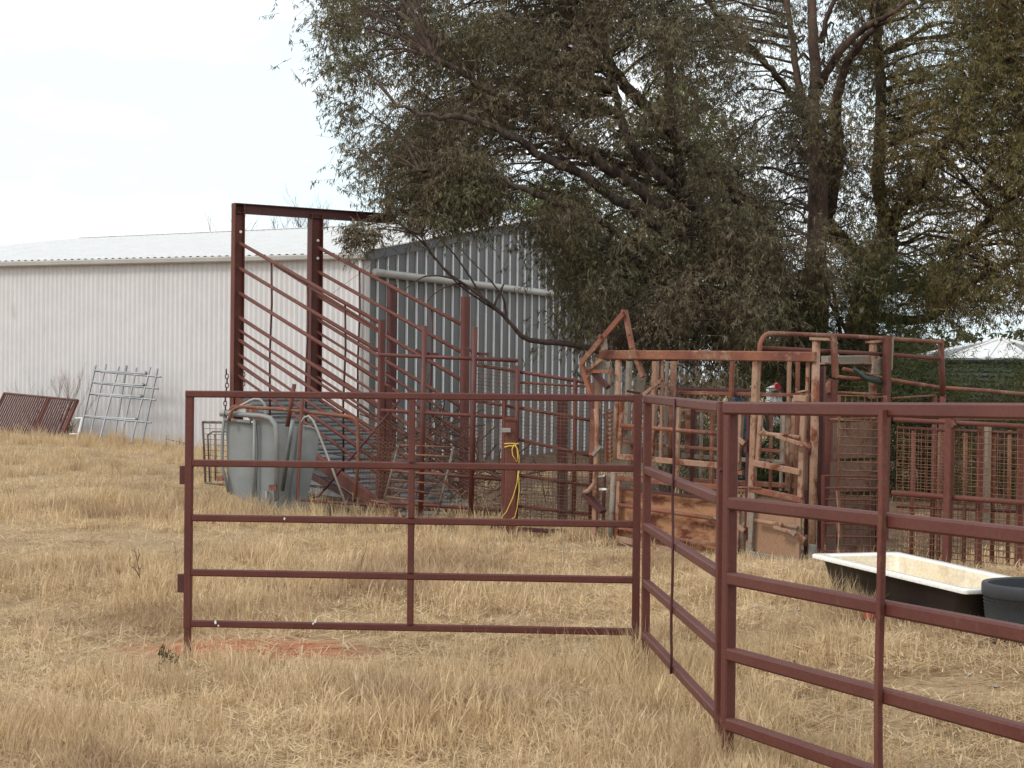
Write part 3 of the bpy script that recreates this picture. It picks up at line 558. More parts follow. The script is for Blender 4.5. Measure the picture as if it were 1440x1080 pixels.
# ------------------------------------------------------------------ cattle crush
pl = Pl(850, 17.3, 1145, 15.95); S = 1 if pl.n.y > 0 else -1        # S*off>0 is away from camera
t = thing('cattle_crush', 'rusty salmon-painted cattle crush with gates, sheeted sides and open head bail', 'cattle crush', gpt(1000, 16.6))
def CB(nm, x0, y0, x1, y1, wp, m=cr, off=0, rd=False, dp=None, lab=None): return PB(t, nm, pl, x0, y0, x1, y1, wp, m, off * S, dp, rd, lab)
CB('top_beam', 846, 499, 955, 499.5, 13, cu, 0, dp=.09); CB('top_beam', 955, 499.5, 1149, 502, 14, cu, 0, dp=.09)
CB('post', 870, 503, 866, 645, 9.5, cr, 0, True); CB('post', 863.5, 664, 859, 768, 9.5, M['crushgrey'], .01, True)
CB('post_collar', 856, 645, 878, 645, 2.5, cu); CB('post_collar', 855, 664, 879, 665, 2.5, cu)
CB('post', 1148, 476, 1141, 797, 11.5, cr, 0.02, True); CB('post', 1136.5, 508, 1132, 690, 5, cr, .03)
CB('post_sleeve', 1143, 765, 1141.5, 800, 12.5, M['crushgrey'], .02, True)
CB('post_cap', 1142, 476.5, 1170, 477.5, 4, cr, .02, dp=.1)
CB('upright', 842, 503, 836, 765, 7, cr, .02); CB('upright', 838, 575, 834.5, 640, 10, cu, -.02)
CB('upright', 922, 508, 917, 645, 8, cr, .75); CB('upright', 947, 508, 943, 650, 9, cu, .4, True); CB('upright', 938, 508, 936, 640, 4, M['crushgrey'], .5)
CB('upright', 1064, 508, 1054, 790, 9.5, cr, .0); CB('upright', 970, 560, 969, 642, 10, cu, .9); CB('upright', 903, 525, 898, 560, 10, M['crushgrey'], .3)
CB('upright', 885, 508, 880, 640, 7, M['crushgrey'], .85); CB('upright', 858, 508, 856, 560, 4, M['crushgrey'], .2)
for (x0, x1, ya, yb, wp, mm, of) in ((932, 929, 508, 655, 4, cr, .35), (955, 952, 560, 672, 5, cr, .3), (1002, 1000, 565, 690, 5, cu, .55), (893, 889, 560, 660, 5, cu, .45), (1085, 1083, 565, 700, 4, cu, .6), (1110, 1107, 508, 690, 5, cr, .5), (1122, 1119, 508, 700, 5, cu, .35), (1137, 1134, 565, 780, 6, od, .15), (987, 985, 560, 680, 4, M['crushgrey'], .8), (1030, 1028, 508, 560, 6, cu, .45), (1157, 1153, 515, 790, 7, od, .2), (1057, 1054, 560, 700, 5, M['crushgrey'], .4)):
    CB('upright', x0, ya, x1, yb, wp, mm, of)
for a in ((872, 622, 1012, 632, 4, cu, .4), (905, 575, 1010, 579, 4, cu, .8), (1066, 632, 1124, 637, 4, cu, .5), (870, 742, 1012, 768, 4, cu, -.02)): CB('inner_rail', *a)
# far side
for a in ((868, 603, 1015, 608, 5, cu), (960, 641, 1130, 652, 6, M['crushgrey']), (900, 672, 1130, 684, 7, cu), (868, 700, 1130, 716, 5, od)): CB('far_rail', a[0], a[1], a[2], a[3], a[4], a[5], .8)
CB('far_post', 1118, 560, 1112, 700, 9, cr, .8, True); CB('far_post', 1100, 570, 1098, 690, 4, M['crushgrey'], .8); CB('far_post', 976, 560, 974, 700, 7, od, .8)
CB('far_rail', 945, 552, 1140, 556, 5, cu, .5); CB('far_rail', 905, 546, 1060, 549, 4, od, .8)
# lower side sheet
plate(t, 'side_sheet', pl, [(871, 688), (1018, 703), (1017, 790), (869, 757)], .01, M['crushsheet'], .05 * S, 'orange rust-streaked side sheet')
for a in ((869, 672, 1018, 686, 7.5, cu), (868, 757, 1016, 792, 9, cr)): CB('sheet_frame', *a, 0)
CB('sheet_frame', 871, 668, 867, 762, 5.5, cr, 0); CB('sheet_edge', 872, 687, 1018, 703, 4, od, -.01)
CB('slide_pipe', 870, 710, 1016, 731, 6, cu, -.04, True); CB('slide_pipe', 873, 598, 1012, 610, 6, cu, -.03, True); CB('pipe_end', 1003, 727, 1016, 736, 3, M['crushgrey'], -.06, True)
CB('gate_rail', 872, 642, 1014, 655, 8, cr, -.01); CB('gate_upright', 875, 560, 871, 645, 6, cr, 0)
# middle squeeze uprights between
for a in ((1042, 575, 1037, 660, 8, cr), (1053, 575, 1049, 790, 5, od), (1060, 690, 1030, 690, 4, cu), (1040, 695, 1036, 780, 7, cr), (1045, 665, 1030, 664, 6, cu)): CB('squeeze_bar', *a, .05)
for (x, y) in ((1044, 622), (1044, 745)):
    CB('latch_arm', x - 7, y - 6, x + 3, y + 2, 6, cr, -.05); CB('latch_pin', x + 5, y - 4, x + 5, y + 14, 5, od, -.03)
# upper window gate at right
CB('door_upright', 1070, 583, 1065, 655, 6, cr, -.03); CB('door_upright', 1130, 583, 1126, 700, 8, cr, -.02); CB('door_rail', 1060, 651, 1126, 664, 8.5, cr, -.04)
CB('door_upright', 1103, 583, 1101, 650, 4.5, M['crushgrey'], .1); CB('door_rail', 1068, 646, 1103, 649, 3, M['crushgrey'], .1)
CB('slide_pipe', 1068, 609, 1124, 615, 6, cr, -.06, True); CB('latch_bar', 1092, 613, 1130, 626, 5.5, cr, -.1); CB('latch_bar', 1128, 622, 1140, 631, 7, cu, -.1, True)
CB('latch_pin', 1139, 622, 1138, 640, 5, od, -.1, True); CB('latch_hook', 1092, 614, 1106, 609, 3, cr, -.1)
# lower door
plate(t, 'lower_door', pl, [(1062, 698), (1124, 706), (1121, 786), (1058, 777)], .012, M['crushdoor'], .0, 'tan lower door sheet')
for a in ((1056, 688, 1128, 703, 8.5, cu), (1050, 778, 1124, 791, 8.5, M['crushgrey']), (1060, 690, 1055, 780, 7, M['crushgrey']), (1126, 702, 1122, 792, 6, cr)): CB('door_frame', *a, -.03)
CB('slide_pipe', 1062, 732, 1121, 742, 6.5, cr, -.07, True); CB('latch_bar', 1088, 741, 1118, 750, 4.5, cr, -.12); CB('latch_bar', 1115, 749, 1132, 760, 7, cr, -.12)
CB('latch_loop', 1090, 736, 1098, 746, 3.5, cu, -.12); CB('latch_loop', 1100, 736, 1094, 745, 3, cu, -.12); CB('latch_pin', 1134, 752, 1132, 768, 5, od, -.1, True); CB('latch_clip', 1115, 748, 1119, 752, 7, M['crushgrey'], -.13)
CB('door_bracket', 1038, 685, 1070, 686, 2.5, cu, -.06); CB('rail_box', 1119, 560, 1137, 561, 9, cr, -.02, dp=.1); CB('handle', 1120, 552, 1136, 549, 3, cr, .0, True); CB('handle', 1120, 546, 1121, 553, 3, cu, 0)
# head bail
CB('bail_arm', 817, 511, 878, 439, 7.5, cu, -.15, dp=.02); CB('bail_arm', 879, 437, 889, 490, 6, cu, -.1, dp=.05); CB('bail_arm', 889, 490, 905, 530, 6, cu, .0, dp=.05)
CB('bail_arm', 818, 511, 832, 560, 7, cu, -.12, dp=.04); CB('bail_lever', 848, 472, 850, 492, 8, M['crushgrey'], -.1)
for (x, y) in ((845, 473), (877, 438), (885, 470), (820, 512), (827, 530)):
    c = pl(x, y, -.17 * S); mb = MB(); mb.tube([c, c - pl.n * (.03 * S)], .018, 8); part(t, 'pivot', mb, cu)
CB('bail_brace', 829, 519, 846, 506, 5, cr, -.1); CB('bail_brace', 827, 522, 862, 523, 5, cu, -.08); CB('bail_brace', 835, 524, 855, 545, 7, od, -.05)
plate(t, 'bail_plate', pl, [(830, 517), (846, 505), (858, 510), (856, 521), (838, 520)], .015, M['crushgrey'], -.05 * S)
CB('bail_brace', 905, 555, 932, 533, 5, cr, .1, dp=.02); CB('bail_brace', 882, 550, 900, 553, 3, od, .2)
pipe(t, 'bail_jaw', pl, [(838, 575), (840, 600), (839, 640), (836, 680), (828, 690), (822, 693)], 7, cr, -.08 * S); CB('bail_foot', 823, 695, 848, 720, 6, od, -.06, dp=.1)
CB('bail_foot', 834, 640, 845, 628, 5, M['crushgrey'], -.1); CB('bail_rack', 855, 575, 853, 650, 5, cu, .05)
for k in range(12): CB('rack_tooth', 856, 578 + 6.2*k, 860, 580 + 6.2*k, 3.5, cu, .0)
CB('bail_rack', 850, 668, 848, 740, 4, o2, .05); CB('bail_clip', 843, 688, 853, 688, 3, M['whitep'], -.02); CB('bail_clip', 842, 670, 850, 669, 2, M['whitep'], -.02)
CB('rack_bar', 937, 560, 935, 645, 4, cu, .7)
for k in range(8): CB('rack_tooth', 935, 580 + 8*k, 939, 581 + 8*k, 3, od, .68)
wire_mesh(t, pl, ((843, 560), (853, 562), (850, 755), (838, 752)), 3, 36, .0025, M['wire'], .08 * S)

# ------------------------------------------------------------------ race frame, right of the crush
pl = Pl(1065, 16.7, 1330, 18.2); S = 1 if pl.n.y > 0 else -1
t = thing('race_frame', 'overhead pipe frame with a rounded corner, standing on red posts right of the crush', 'race frame', gpt(1200, 17.4))
def RB(nm, x0, y0, x1, y1, wp, m=cu, off=0, rd=True, dp=None): return PB(t, nm, pl, x0, y0, x1, y1, wp, m, off * S, dp, rd)
pipe(t, 'top_pipe', pl, [(1068, 530), (1068, 468), (1200, 473), (1322, 481)], 6.5, cu, -.02 * S, (1,), .17)
RB('rail', 1072, 489, 1240, 498, 6, o2, 0); RB('rail', 1240, 498, 1320, 504, 6, o2, 0)
RB('post', 1323, 477, 1326, 560, 8.5, o2, 0); RB('post', 1326, 555, 1318, 770, 8.5, o2, 0); RB('post', 1248, 472, 1246, 580, 10, o2, -.06, False); RB('post', 1254, 475, 1252, 520, 5, M['crushgrey'], -.03, False); RB('post', 1247, 575, 1243, 790, 9, o2, -.05, False)
RB('post', 1172, 472, 1175, 530, 8, cu, -.06, False); RB('post', 1228, 482, 1227, 560, 9, cr, .3, False); RB('cap', 1223, 481, 1243, 480, 3, cr, .3, False, .12)
RB('post', 1170, 534, 1164, 790, 13, o2, -.03, False); plate(t, 'post_tip', pl, [(1162, 545), (1170, 533), (1177, 545), (1177, 552), (1162, 552)], .04, cu, -.06 * S)
RB('channel', 1160, 506, 1232, 505, 11, M['crushgrey'], .35, False, .1); RB('channel_lip', 1155, 511, 1228, 511, 2.5, cr, .3, False, .12)
plate(t, 'latch_plate', pl, [(1229, 508), (1243, 502), (1242, 520), (1236, 527), (1227, 526)], .02, M['crushgrey'], .0)
RB('rail', 1176, 530, 1245, 536, 5.5, cu, .1); pipe(t, 'handrail', pl, [(1186, 519), (1245, 533), (1320, 545), (1380, 549), (1450, 555)], 6, cu, .15 * S)
mb = MB(); mb.tube([pl(1201, 519, -.02), pl(1215, 531), pl(1238, 537, -.02)], .02, 6, True, .035); part(t, 'hose', mb, M['greenlid'], smooth=True)
RB('rail', 1180, 552, 1242, 555, 4, cu, 0); RB('rail', 1255, 560, 1316, 556, 3, M['wirey'], 0); RB('stub', 1315, 557, 1315, 575, 5, cu, 0, False)
RB('latch', 1152, 594, 1150, 620, 4, M['galvpipe'], -.14, False); RB('latch_frame', 1149, 590, 1158, 592, 3, cu, -.12, False); RB('latch_frame', 1156, 592, 1155, 622, 3, cu, -.12, False)
# mesh race gate
pl = Pl(1157, 16.0, 1255, 16.2); S = 1 if pl.n.y > 0 else -1
t = thing('mesh_race_gate', 'rusty weldmesh gate in front of brown sheets, just behind the left end of the bath', 'gate', gpt(1205, 16.1), 'mesh gates and panels along the race')
for a in (((1172, 595), (1238, 592), (1238, 643), (1172, 645)), ((1169, 650), (1236, 647), (1236, 690), (1168, 692)), ((1166, 697), (1238, 697), (1238, 724), (1165, 726)), ((1164, 738), (1238, 738), (1238, 776), (1162, 778))):
    plate(t, 'backing_sheet', pl, a, .012, M['backing'], .25 * S)
PB(t, 'frame', pl, 1165, 590, 1245, 588, 4, cu, 0, None, True); PB(t, 'frame', pl, 1180, 555, 1178, 775, 4.5, cu, 0, None, True); PB(t, 'frame', pl, 1245, 556, 1242, 790, 5, cu, 0, None, True); PB(t, 'frame', pl, 1236, 595, 1234, 780, 6, od, .2 * S)
wire_mesh(t, pl, ((1180, 556), (1243, 558), (1242, 780), (1178, 778)), 7, 19, .005, M['wirey'], -.02 * S)
for y in (669, 686, 702, 719, 736, 754, 775): PB(t, 'cross_bar', pl, 1158, y, 1245, y + 1.5, 3, o2, -.06 * S, None, True)
PB(t, 'frame', pl, 1157, 668, 1157, 792, 4, o2, -.06 * S)
mb = MB(); mb.tube([pl(1178, 690, -.12*S), pl(1180, 712, -.13*S), pl(1178, 735, -.12*S), pl(1181, 756, -.13*S)], .02, 6); part(t, 'strap', mb, cu)
# long mesh panel behind the bath
pl = Pl(1255, 15.2, 1450, 14.3); S = 1 if pl.n.y > 0 else -1
t = thing('weldmesh_fence', 'long red weldmesh fence with round pipe rails, directly behind the white bath', 'fence', gpt(1350, 14.8), 'mesh gates and panels along the race')
PB(t, 'rail', pl, 1258, 590, 1450, 600, 7, o2, 0, None, True); PB(t, 'rail', pl, 1255, 693, 1450, 708, 8, o2, 0, None, True); PB(t, 'rail', pl, 1340, 588, 1450, 589, 5, M['crushgrey'], .5 * S, None, True)
PB(t, 'post', pl, 1336, 588, 1331, 800, 11, o2, -.04 * S); PB(t, 'post', pl, 1314, 597, 1310, 795, 7, o2, .1 * S, None, True); PB(t, 'post', pl, 1379, 600, 1375, 805, 8, o2, .1 * S)
PB(t, 'post', pl, 1437, 600, 1433, 815, 10, o2, .1 * S); PB(t, 'post', pl, 1388, 600, 1386, 760, 10, M['crushgrey'], .4 * S); PB(t, 'gusset', pl, 1334, 590, 1342, 600, 7, o2, -.06 * S)
wire_mesh(t, pl, ((1262, 600), (1450, 610), (1448, 815), (1258, 795)), 21, 23, .003, M['wirey'], .04 * S)
wire_mesh(t, pl, ((1262, 602), (1450, 612), (1448, 815), (1258, 795)), 18, 22, .0024, M['wire'], .45 * S)
for y0 in (590, 700): PB(t, 'far_rail', pl, 1262, y0 + 12, 1450, y0 + 20, 5, od, .45 * S, None, True)
for x in (1285, 1322, 1358, 1398, 1420): PB(t, 'far_post', pl, x, 605, x - 3, 800, 6, o2 if x % 2 else M['wirey'], .46 * S, None, True)

# ------------------------------------------------------------------ bath and tub
A = Vector((2.115, 12.75, CZ - 1.22)); B = Vector((2.70, 13.24, CZ - 1.22)); D = Vector((2.796, 11.14, CZ - 1.28))
ex = (D - A); Lb = ex.length; ex.normalize(); ey = (B - A); ey = (ey - ex * ey.dot(ex)); Wb = ey.length; ey.normalize(); ez = ex.cross(ey); ez = ez if ez.z > 0 else -ez
cen = A + ex * Lb/2 + ey * Wb/2
t = thing('bath', 'old white bath with a dark underside used as a water trough, beside the black tub', 'bath', Vector((cen.x, cen.y, gz(cen.x, cen.y))))
def ring(lx, wy, z, rc, n=8, cx=0):
    pts = []
    for (sx, sy, a0) in ((1, 1, 0), (-1, 1, 90), (-1, -1, 180), (1, -1, 270)):
        for k in range(n):
            a = math.radians(a0 + 90 * k / (n - 1)); pts.append(cen + ex * (cx + sx * (lx/2 - rc) + rc * math.cos(a)) + ey * (sy * (wy/2 - rc) + rc * math.sin(a)) + ez * z)
    return pts
def loft(rings, close=True):
    mb = MB(); n_ = len(rings[0]); mb.v = [tuple(p) for r in rings for p in r]
    for i in range(len(rings) - 1): mb.f += [(i*n_ + k, i*n_ + (k+1) % n_, (i+1)*n_ + (k+1) % n_, (i+1)*n_ + k) for k in range(n_)]
    if close: mb.f.append(tuple((len(rings)-1) * n_ + k for k in range(n_)))
    return mb
rim = [ring(Lb, Wb, -.025, .03), ring(Lb + .004, Wb + .004, -.004, .03), ring(Lb - .01, Wb - .01, .004, .03), ring(Lb - .13, Wb - .12, .004, .06), ring(Lb - .16, Wb - .15, -.008, .08)]
part(t, 'rim', loft(rim, False), M['bathwhite'], smooth=True)
inn = [ring(Lb - .16, Wb - .15, -.008, .08), ring(Lb - .19, Wb - .17, -.06, .10), ring(Lb - .22, Wb - .19, -.13, .14), ring(Lb - .30, Wb - .25, -.165, .15), ring(Lb - .5, Wb - .4, -.175, .12)]
part(t, 'basin', loft(inn), M['bathin'], smooth=True)
outr = [ring(Lb - .02, Wb - .02, -.022, .03), ring(Lb - .10, Wb - .08, -.04, .09), ring(Lb - .14, Wb - .12, -.16, .13), ring(Lb - .22, Wb - .18, -.27, .16), ring(Lb - .4, Wb - .32, -.33, .15)]
part(t, 'underside', loft(outr), M['bathdark'], smooth=True)
for s in (-.3, .3):
    mb = MB(); c = cen + ex * s * Lb - ez * .33; mb.beam(c - ey * .2, c + ey * .2, .05, .09); part(t, 'support_bar', mb, M['bathdark'])
tc_ = at(1464, 820, 11.0); zg = gz(tc_.x, tc_.y)
t = thing('rubber_tub', 'round dark grey rubber feed tub with a thick lip, beside the bath', 'tub', Vector((tc_.x, tc_.y, zg)))
cen2 = Vector((tc_.x, tc_.y, 0))
def circ(r, z, n=40): return [cen2 + Vector((r*math.cos(2*math.pi*k/n), r*math.sin(2*math.pi*k/n), z)) for k in range(n)]
H_ = tc_.z; part(t, 'body', loft([circ(.345, H_ - .075), circ(.338, H_ - .08), circ(.330, H_ - .2), circ(.315, zg - .02)]), M['rubber'], smooth=True)
part(t, 'lip', loft([circ(.346, H_ - .078), circ(.352, H_ - .06), circ(.352, H_ - .012), circ(.345, H_), circ(.325, H_), circ(.318, H_ - .01)], False), M['rubber'], smooth=True)
mb = loft([circ(.319, H_ - .008), circ(.31, H_ - .1), circ(.30, H_ - .2)]); part(t, 'inside', mb, M['rubber'], smooth=True)
mb = MB()
for k in range(70):        # raised diamond tread on the wall
    for j in range(9):
        a = 2*math.pi*(k + .5*(j % 2))/70; z = H_ - .1 - j*.022; r = .334 - j*.0022
        if math.sin(a) > .35: continue
        c = cen2 + Vector((r*math.cos(a), r*math.sin(a), z)); tx = Vector((-math.sin(a), math.cos(a), 0)); nn = Vector((math.cos(a), math.sin(a), 0))
        mb.add([c - tx*.008, c - Z*.006, c + tx*.008, c + Z*.006, c + nn*.009], [(0, 1, 4), (1, 2, 4), (2, 3, 4), (3, 0, 4)])
part(t, 'tread', mb, M['rubber'], kind='stuff')
for k, (x0, y0, x1, y1, Y, lab) in enumerate(((1222, 884, 1283, 868, 11.6, 'bright rusty red pipe lying in the straw in front of the bath'), (1332, 862, 1358, 856, 12.0, 'short stub of red pipe in the straw between the bath and the tub'))):
    p = at(x0, y0, Y); q = at(x1, y1, Y + .4); p.z = gz(p.x, p.y) + .05; q.z = gz(q.x, q.y) + .07
    p = gpt(x0, Y) + Z * .10; q = gpt(x1, Y + .35) + Z * .13; mb = MB(); mb.tube([p, p.lerp(q, .5) + Z * .012, q], .03, 10); solo('fallen_pipe', mb, M['redpipe'], lab, 'pipe', 'red pipes on the ground', True)

# ------------------------------------------------------------------ things glimpsed behind the crush
t = thing('farm_machine', 'small white machine with a red seat and round wheel, glimpsed through the crush', 'machine', gpt(1095, 33)); pl = Pl(1060, 33, 1130, 33)
g = gpt(1095, 33); gy = 548
plate(t, 'body', pl, [(1083, 552), (1083, 546), (1090, 542), (1100, 543), (1109, 549), (1109, 590), (1083, 590)], .5, M['whitep'])
plate(t, 'seat', pl, [(1090, 546), (1090, 541), (1095, 538), (1103, 540), (1105, 546), (1100, 550)], .4, M['redp'], -.03)
for x in (1088, 1106):
    c = pl(x, 592, -.08); mb = MB(); mb.tube([c - pl.n * .12, c + pl.n * .12], .22, 16); part(t, 'wheel', mb, M['rubber'])
    mb = MB(); mb.tube([c - pl.n * .14, c + pl.n * .14], .1, 12); part(t, 'hub', mb, M['whitep'])
c = pl(1090, 553, -.1); mb = MB(); mb.tube([c - pl.n * .05, c + pl.n * .05], .06, 14); part(t, 'headlamp', mb, M['rubber'])
mb = MB(); mb.tube([pl(1077, 546), pl(1098, 546)], .014, 6); part(t, 'handlebar', mb, M['galvpipe'])
for (px, lab, h) in ((1038, 'blue plastic drum with a dark lid, left of the crush upright', 549), (1050, 'pale blue drum half hidden by the crush upright', 551)):
    g = gpt(px, 31); top = at(px, h, 31).z; t = thing('plastic_drum', lab, 'drum', g, 'blue drums behind the crush')
    cen2 = Vector((g.x, g.y, 0)); rr = .13
    part(t, 'body', loft([circ(rr, g.z, 20), circ(rr, top - .3, 20), circ(rr + .008, top - .28, 20), circ(rr, top - .26, 20), circ(rr, top - .04, 20), circ(rr - .03, top, 20)]), M['blue'], smooth=True)
    mb = loft([circ(.06, top, 12), circ(.06, top + .05, 12)]); part(t, 'lid', mb, M['rubber'])
# ------------------------------------------------------------------ trees
def leaf_mesh(name, centres, sig, spc, lps, llen, lwid, mat, parent, rng, droop=.75, slen=.35, seed=0):
    C = np.array(centres, dtype=float); n = len(C) * spc
    c = np.repeat(C[:, :3], spc, 0); sg = np.repeat(C[:, 3], spc)[:, None] * sig
    st = c + rng.normal(0, 1, (n, 3)) * sg
    d = rng.normal(0, 1, (n, 3)); d[:, 2] = d[:, 2] * .5 - droop; d /= np.linalg.norm(d, axis=1)[:, None]
    ln = slen * rng.uniform(.5, 1.3, (n, 1))
    tt = rng.uniform(.1, 1, (n, lps, 1)); base = st[:, None, :] + d[:, None, :] * ln[:, None, :] * tt
    base = base.reshape(-1, 3); N_ = len(base)
    ld = rng.normal(0, .55, (N_, 3)); ld[:, 2] -= .35 + droop; ld += np.repeat(d, lps, 0) * .4; ld /= np.linalg.norm(ld, axis=1)[:, None]
    rv = rng.normal(0, 1, (N_, 3)); wv = np.cross(ld, rv); wv /= (np.linalg.norm(wv, axis=1)[:, None] + 1e-9)
    L_ = llen * rng.uniform(.55, 1.25, (N_, 1)); W_ = lwid * rng.uniform(.7, 1.3, (N_, 1)) / 2
    v = np.empty((N_, 4, 3)); v[:, 0] = base; v[:, 1] = base + ld * L_ * .4 + wv * W_; v[:, 2] = base + ld * L_; v[:, 3] = base + ld * L_ * .45 - wv * W_
    v = v.reshape(-1, 3)
    # sprig stems: thin quads
    pz = np.cross(d, rng.normal(0, 1, (n, 3))); pz /= np.linalg.norm(pz, axis=1)[:, None]; pw = pz * .0028
    sv = np.empty((n, 4, 3)); sv[:, 0] = st - pw; sv[:, 1] = st + pw; sv[:, 2] = st + d * ln + pw * .5; sv[:, 3] = st + d * ln - pw * .5
    v = np.concatenate([v, sv.reshape(-1, 3)]); nf = len(v) // 4
    p = parent; off = Vector((0, 0, 0))
    while p is not None: off = off + p.location; p = p.parent
    v = v - np.array(off)
    me = bpy.data.meshes.new(name); me.vertices.add(len(v)); me.vertices.foreach_set('co', v.ravel().astype(np.float32))
    me.loops.add(nf * 4); me.loops.foreach_set('vertex_index', np.arange(nf * 4, dtype=np.int32)); me.polygons.add(nf); me.polygons.foreach_set('loop_start', np.arange(0, nf * 4, 4, dtype=np.int32)); me.polygons.foreach_set('loop_total', np.full(nf, 4, dtype=np.int32))
    me.update(calc_edges=True); me.materials.append(mat)
    a = me.attributes.new('tone', 'FLOAT', 'FACE'); tone = np.concatenate([np.clip(rng.normal(.25, .3, N_), 0, 1), np.zeros(n)]); a.data.foreach_set('value', tone.astype(np.float32))
    o = bpy.data.objects.new(name, me); COL.objects.link(o); o.parent = parent; o['kind'] = 'stuff'; return o
def inpoly(x, y, P):
    c = False; j = len(P) - 1
    for i in range(len(P)):
        if (P[i][1] > y) != (P[j][1] > y) and x < (P[j][0]-P[i][0])*(y-P[i][1])/(P[j][1]-P[i][1]) + P[i][0]: c = not c
        j = i
    return c
def wob(p, a): return p + Vector((random.uniform(-a, a), random.uniform(-a, a), random.uniform(-a, a)))
def limb_pts(pts, n=5, jit=.06):
    P = [at(*q) for q in pts]; out = []
    for i in range(len(P) - 1):
        a = P[max(i-1, 0)]; b = P[i]; c = P[i+1]; d = P[min(i+2, len(P)-1)]
        for k in range(n):
            t = k / n; q = .5 * ((2*b) + (c - a)*t + (2*a - 5*b + 4*c - d)*t*t + (3*b - a - 3*c + d)*t**3); out.append(wob(q, jit) if (i or k) else q)
    out.append(P[-1]); return out
def add_limb(t, nm, pts, r0, r1, m, seg=9, jit=.05, store=None, flare=0):
    jit *= .4
    P = limb_pts(pts, 5, jit); n = len(P); rr = [(r0 + (r1 - r0) * (i/(n-1))**.8) * (1 + random.uniform(-.06, .06)) + (flare * max(0, 1 - i/3) if flare else 0) for i in range(n)]
    mb = MB(); mb.tube(P, rr, seg); part(t, nm, mb, m, smooth=True)
    if store is not None: store += [(p, r) for p, r in zip(P, rr)]
def twigs(t, store, centres, m, r=.012, every=1, nm='twigs'):
    mb = MB(); arr = np.array([p[:] for p, _ in store])
    for k, c in enumerate(centres):
        if k % every: continue
        cv = np.array(c[:3]); dd = np.linalg.norm(arr - cv, axis=1) + np.maximum(0, arr[:, 2] - cv[2]) * .5; i = int(np.argmin(dd)); s = store[i][0]; e = Vector(c[:3]); L_ = (e - s).length
        if L_ < .15: continue
        n = max(3, int(L_ / .35)); pts = []
        for q in range(n + 1):
            tq = q / n; p = s.lerp(e, tq) + Z * (math.sin(tq * math.pi) * L_ * .12); pts.append(wob(p, .035 * L_ * (0 < q < n)))
        mb.tube(pts, min(r * (1 + L_ * .7), store[i][1] * .8 + .004), 4, False, .004)
        for q in range(3):      # forks into the clump
            mb.tube([pts[-2], wob(e, .35), wob(e, .6) - Z * .2], .005, 3, False, .002)
    return part(t, nm, mb, m, kind='stuff')
def fill(poly, gaps, n, Y0, Y1, rs, rng, dens=None):
    xs_ = [p[0] for p in poly]; ys_ = [p[1] for p in poly]; out = []; tries = 0
    while len(out) < n and tries < n * 60:
        tries += 1; x = rng.uniform(min(xs_), max(xs_)); y = rng.uniform(min(ys_), max(ys_))
        if not inpoly(x, y, poly): continue
        if any((x-a)**2 + (y-b_)**2 < r*r for a, b_, r in gaps): continue
        if dens and rng.random() > dens(x, y): continue
        yy = rng.uniform(Y0, Y1)
        if dens and 1055 < x < 1290 and y < 330 and rng.random() < .85: yy = rng.uniform(28.0, 30.5)
        p = at(x, y, yy)
        if dens and mnoise.noise(p * .75) < -.13: continue
        out.append((p.x, p.y, p.z, rng.uniform(*rs)))
    return out
rg = np.random.default_rng(5)
# big gum, left part of the canopy
g = gpt(1140, 27); T = thing('gum_tree', 'big many-limbed gum tree whose drooping canopy spreads left over the shed and ramp', 'tree', g)
st = []; y0 = 560
bk, br_ = M['bark'], M['barkred']
def base_of(px, Y): return (px, HOR + (CZ - gpt(px, Y).z + .1) * F / Y, Y)
b0 = base_of(1142, 27)
add_limb(T, 'trunk', [b0, (1142, 560, 27), (1140, 470, 27), (1146, 380, 27)], .34, .24, bk, 14, .03, st, .12)
add_limb(T, 'limb', [(1146, 390, 27), (1150, 300, 27), (1150, 230, 27), (1138, 170, 27.0)], .17, .12, br_, 12, .02, st)
add_limb(T, 'limb', [(1140, 180, 27), (1146, 100, 27.2), (1142, 30, 27.2), (1140, -60, 27.5), (1150, -160, 27.8)], .10, .05, br_, 10, .03, st)
add_limb(T, 'limb', [(1138, 170, 27), (1118, 140, 26.8), (1090, 105, 26.5), (1060, 70, 26), (1010, 20, 25.5), (960, -40, 25)], .07, .025, bk, 8, .04, st)
add_limb(T, 'limb', [(1134, 165, 27), (1120, 100, 27.3), (1112, 40, 27.4), (1100, -50, 27.6)], .07, .035, br_, 8, .03, st)
add_limb(T, 'limb', [(1152, 120, 27), (1180, 75, 26.6), (1215, 40, 26.4), (1260, 15, 26), (1310, -20, 26)], .075, .03, br_, 9, .04, st)
add_limb(T, 'limb', [(1155, 60, 27.3), (1165, 20, 27.2), (1195, -50, 27)], .05, .03, br_, 8, .03, st)
b1 = base_of(1120, 27.6)
add_limb(T, 'trunk', [b1, (1118, 540, 27.6), (1110, 450, 27.3), (1085, 390, 26.8)], .24, .16, bk, 12, .04, st, .1)
add_limb(T, 'limb', [(1100, 430, 27), (1075, 320, 26), (1030, 265, 25.5), (970, 210, 25), (930, 170, 24.6), (880, 120, 24.2), (835, 60, 24), (790, -10, 24)], .15, .05, bk, 10, .06, st)
add_limb(T, 'limb', [(1080, 380, 26.6), (1000, 330, 25.5), (930, 290, 24.6), (860, 240, 24), (790, 190, 23.4), (720, 150, 23), (660, 110, 22.8), (610, 80, 22.6)], .13, .03, bk, 9, .07, st)
add_limb(T, 'limb', [(1010, 320, 25.2), (930, 250, 24.4), (880, 190, 24.6), (866, 130, 25), (850, 50, 25.4), (840, -40, 26)], .09, .04, bk, 9, .05, st)
add_limb(T, 'limb', [(1060, 370, 26.4), (980, 350, 25.2), (900, 300, 24.2), (820, 250, 23.4), (740, 205, 22.8), (680, 170, 22.4), (620, 165, 22), (560, 150, 21.8)], .11, .02, bk, 8, .07, st)
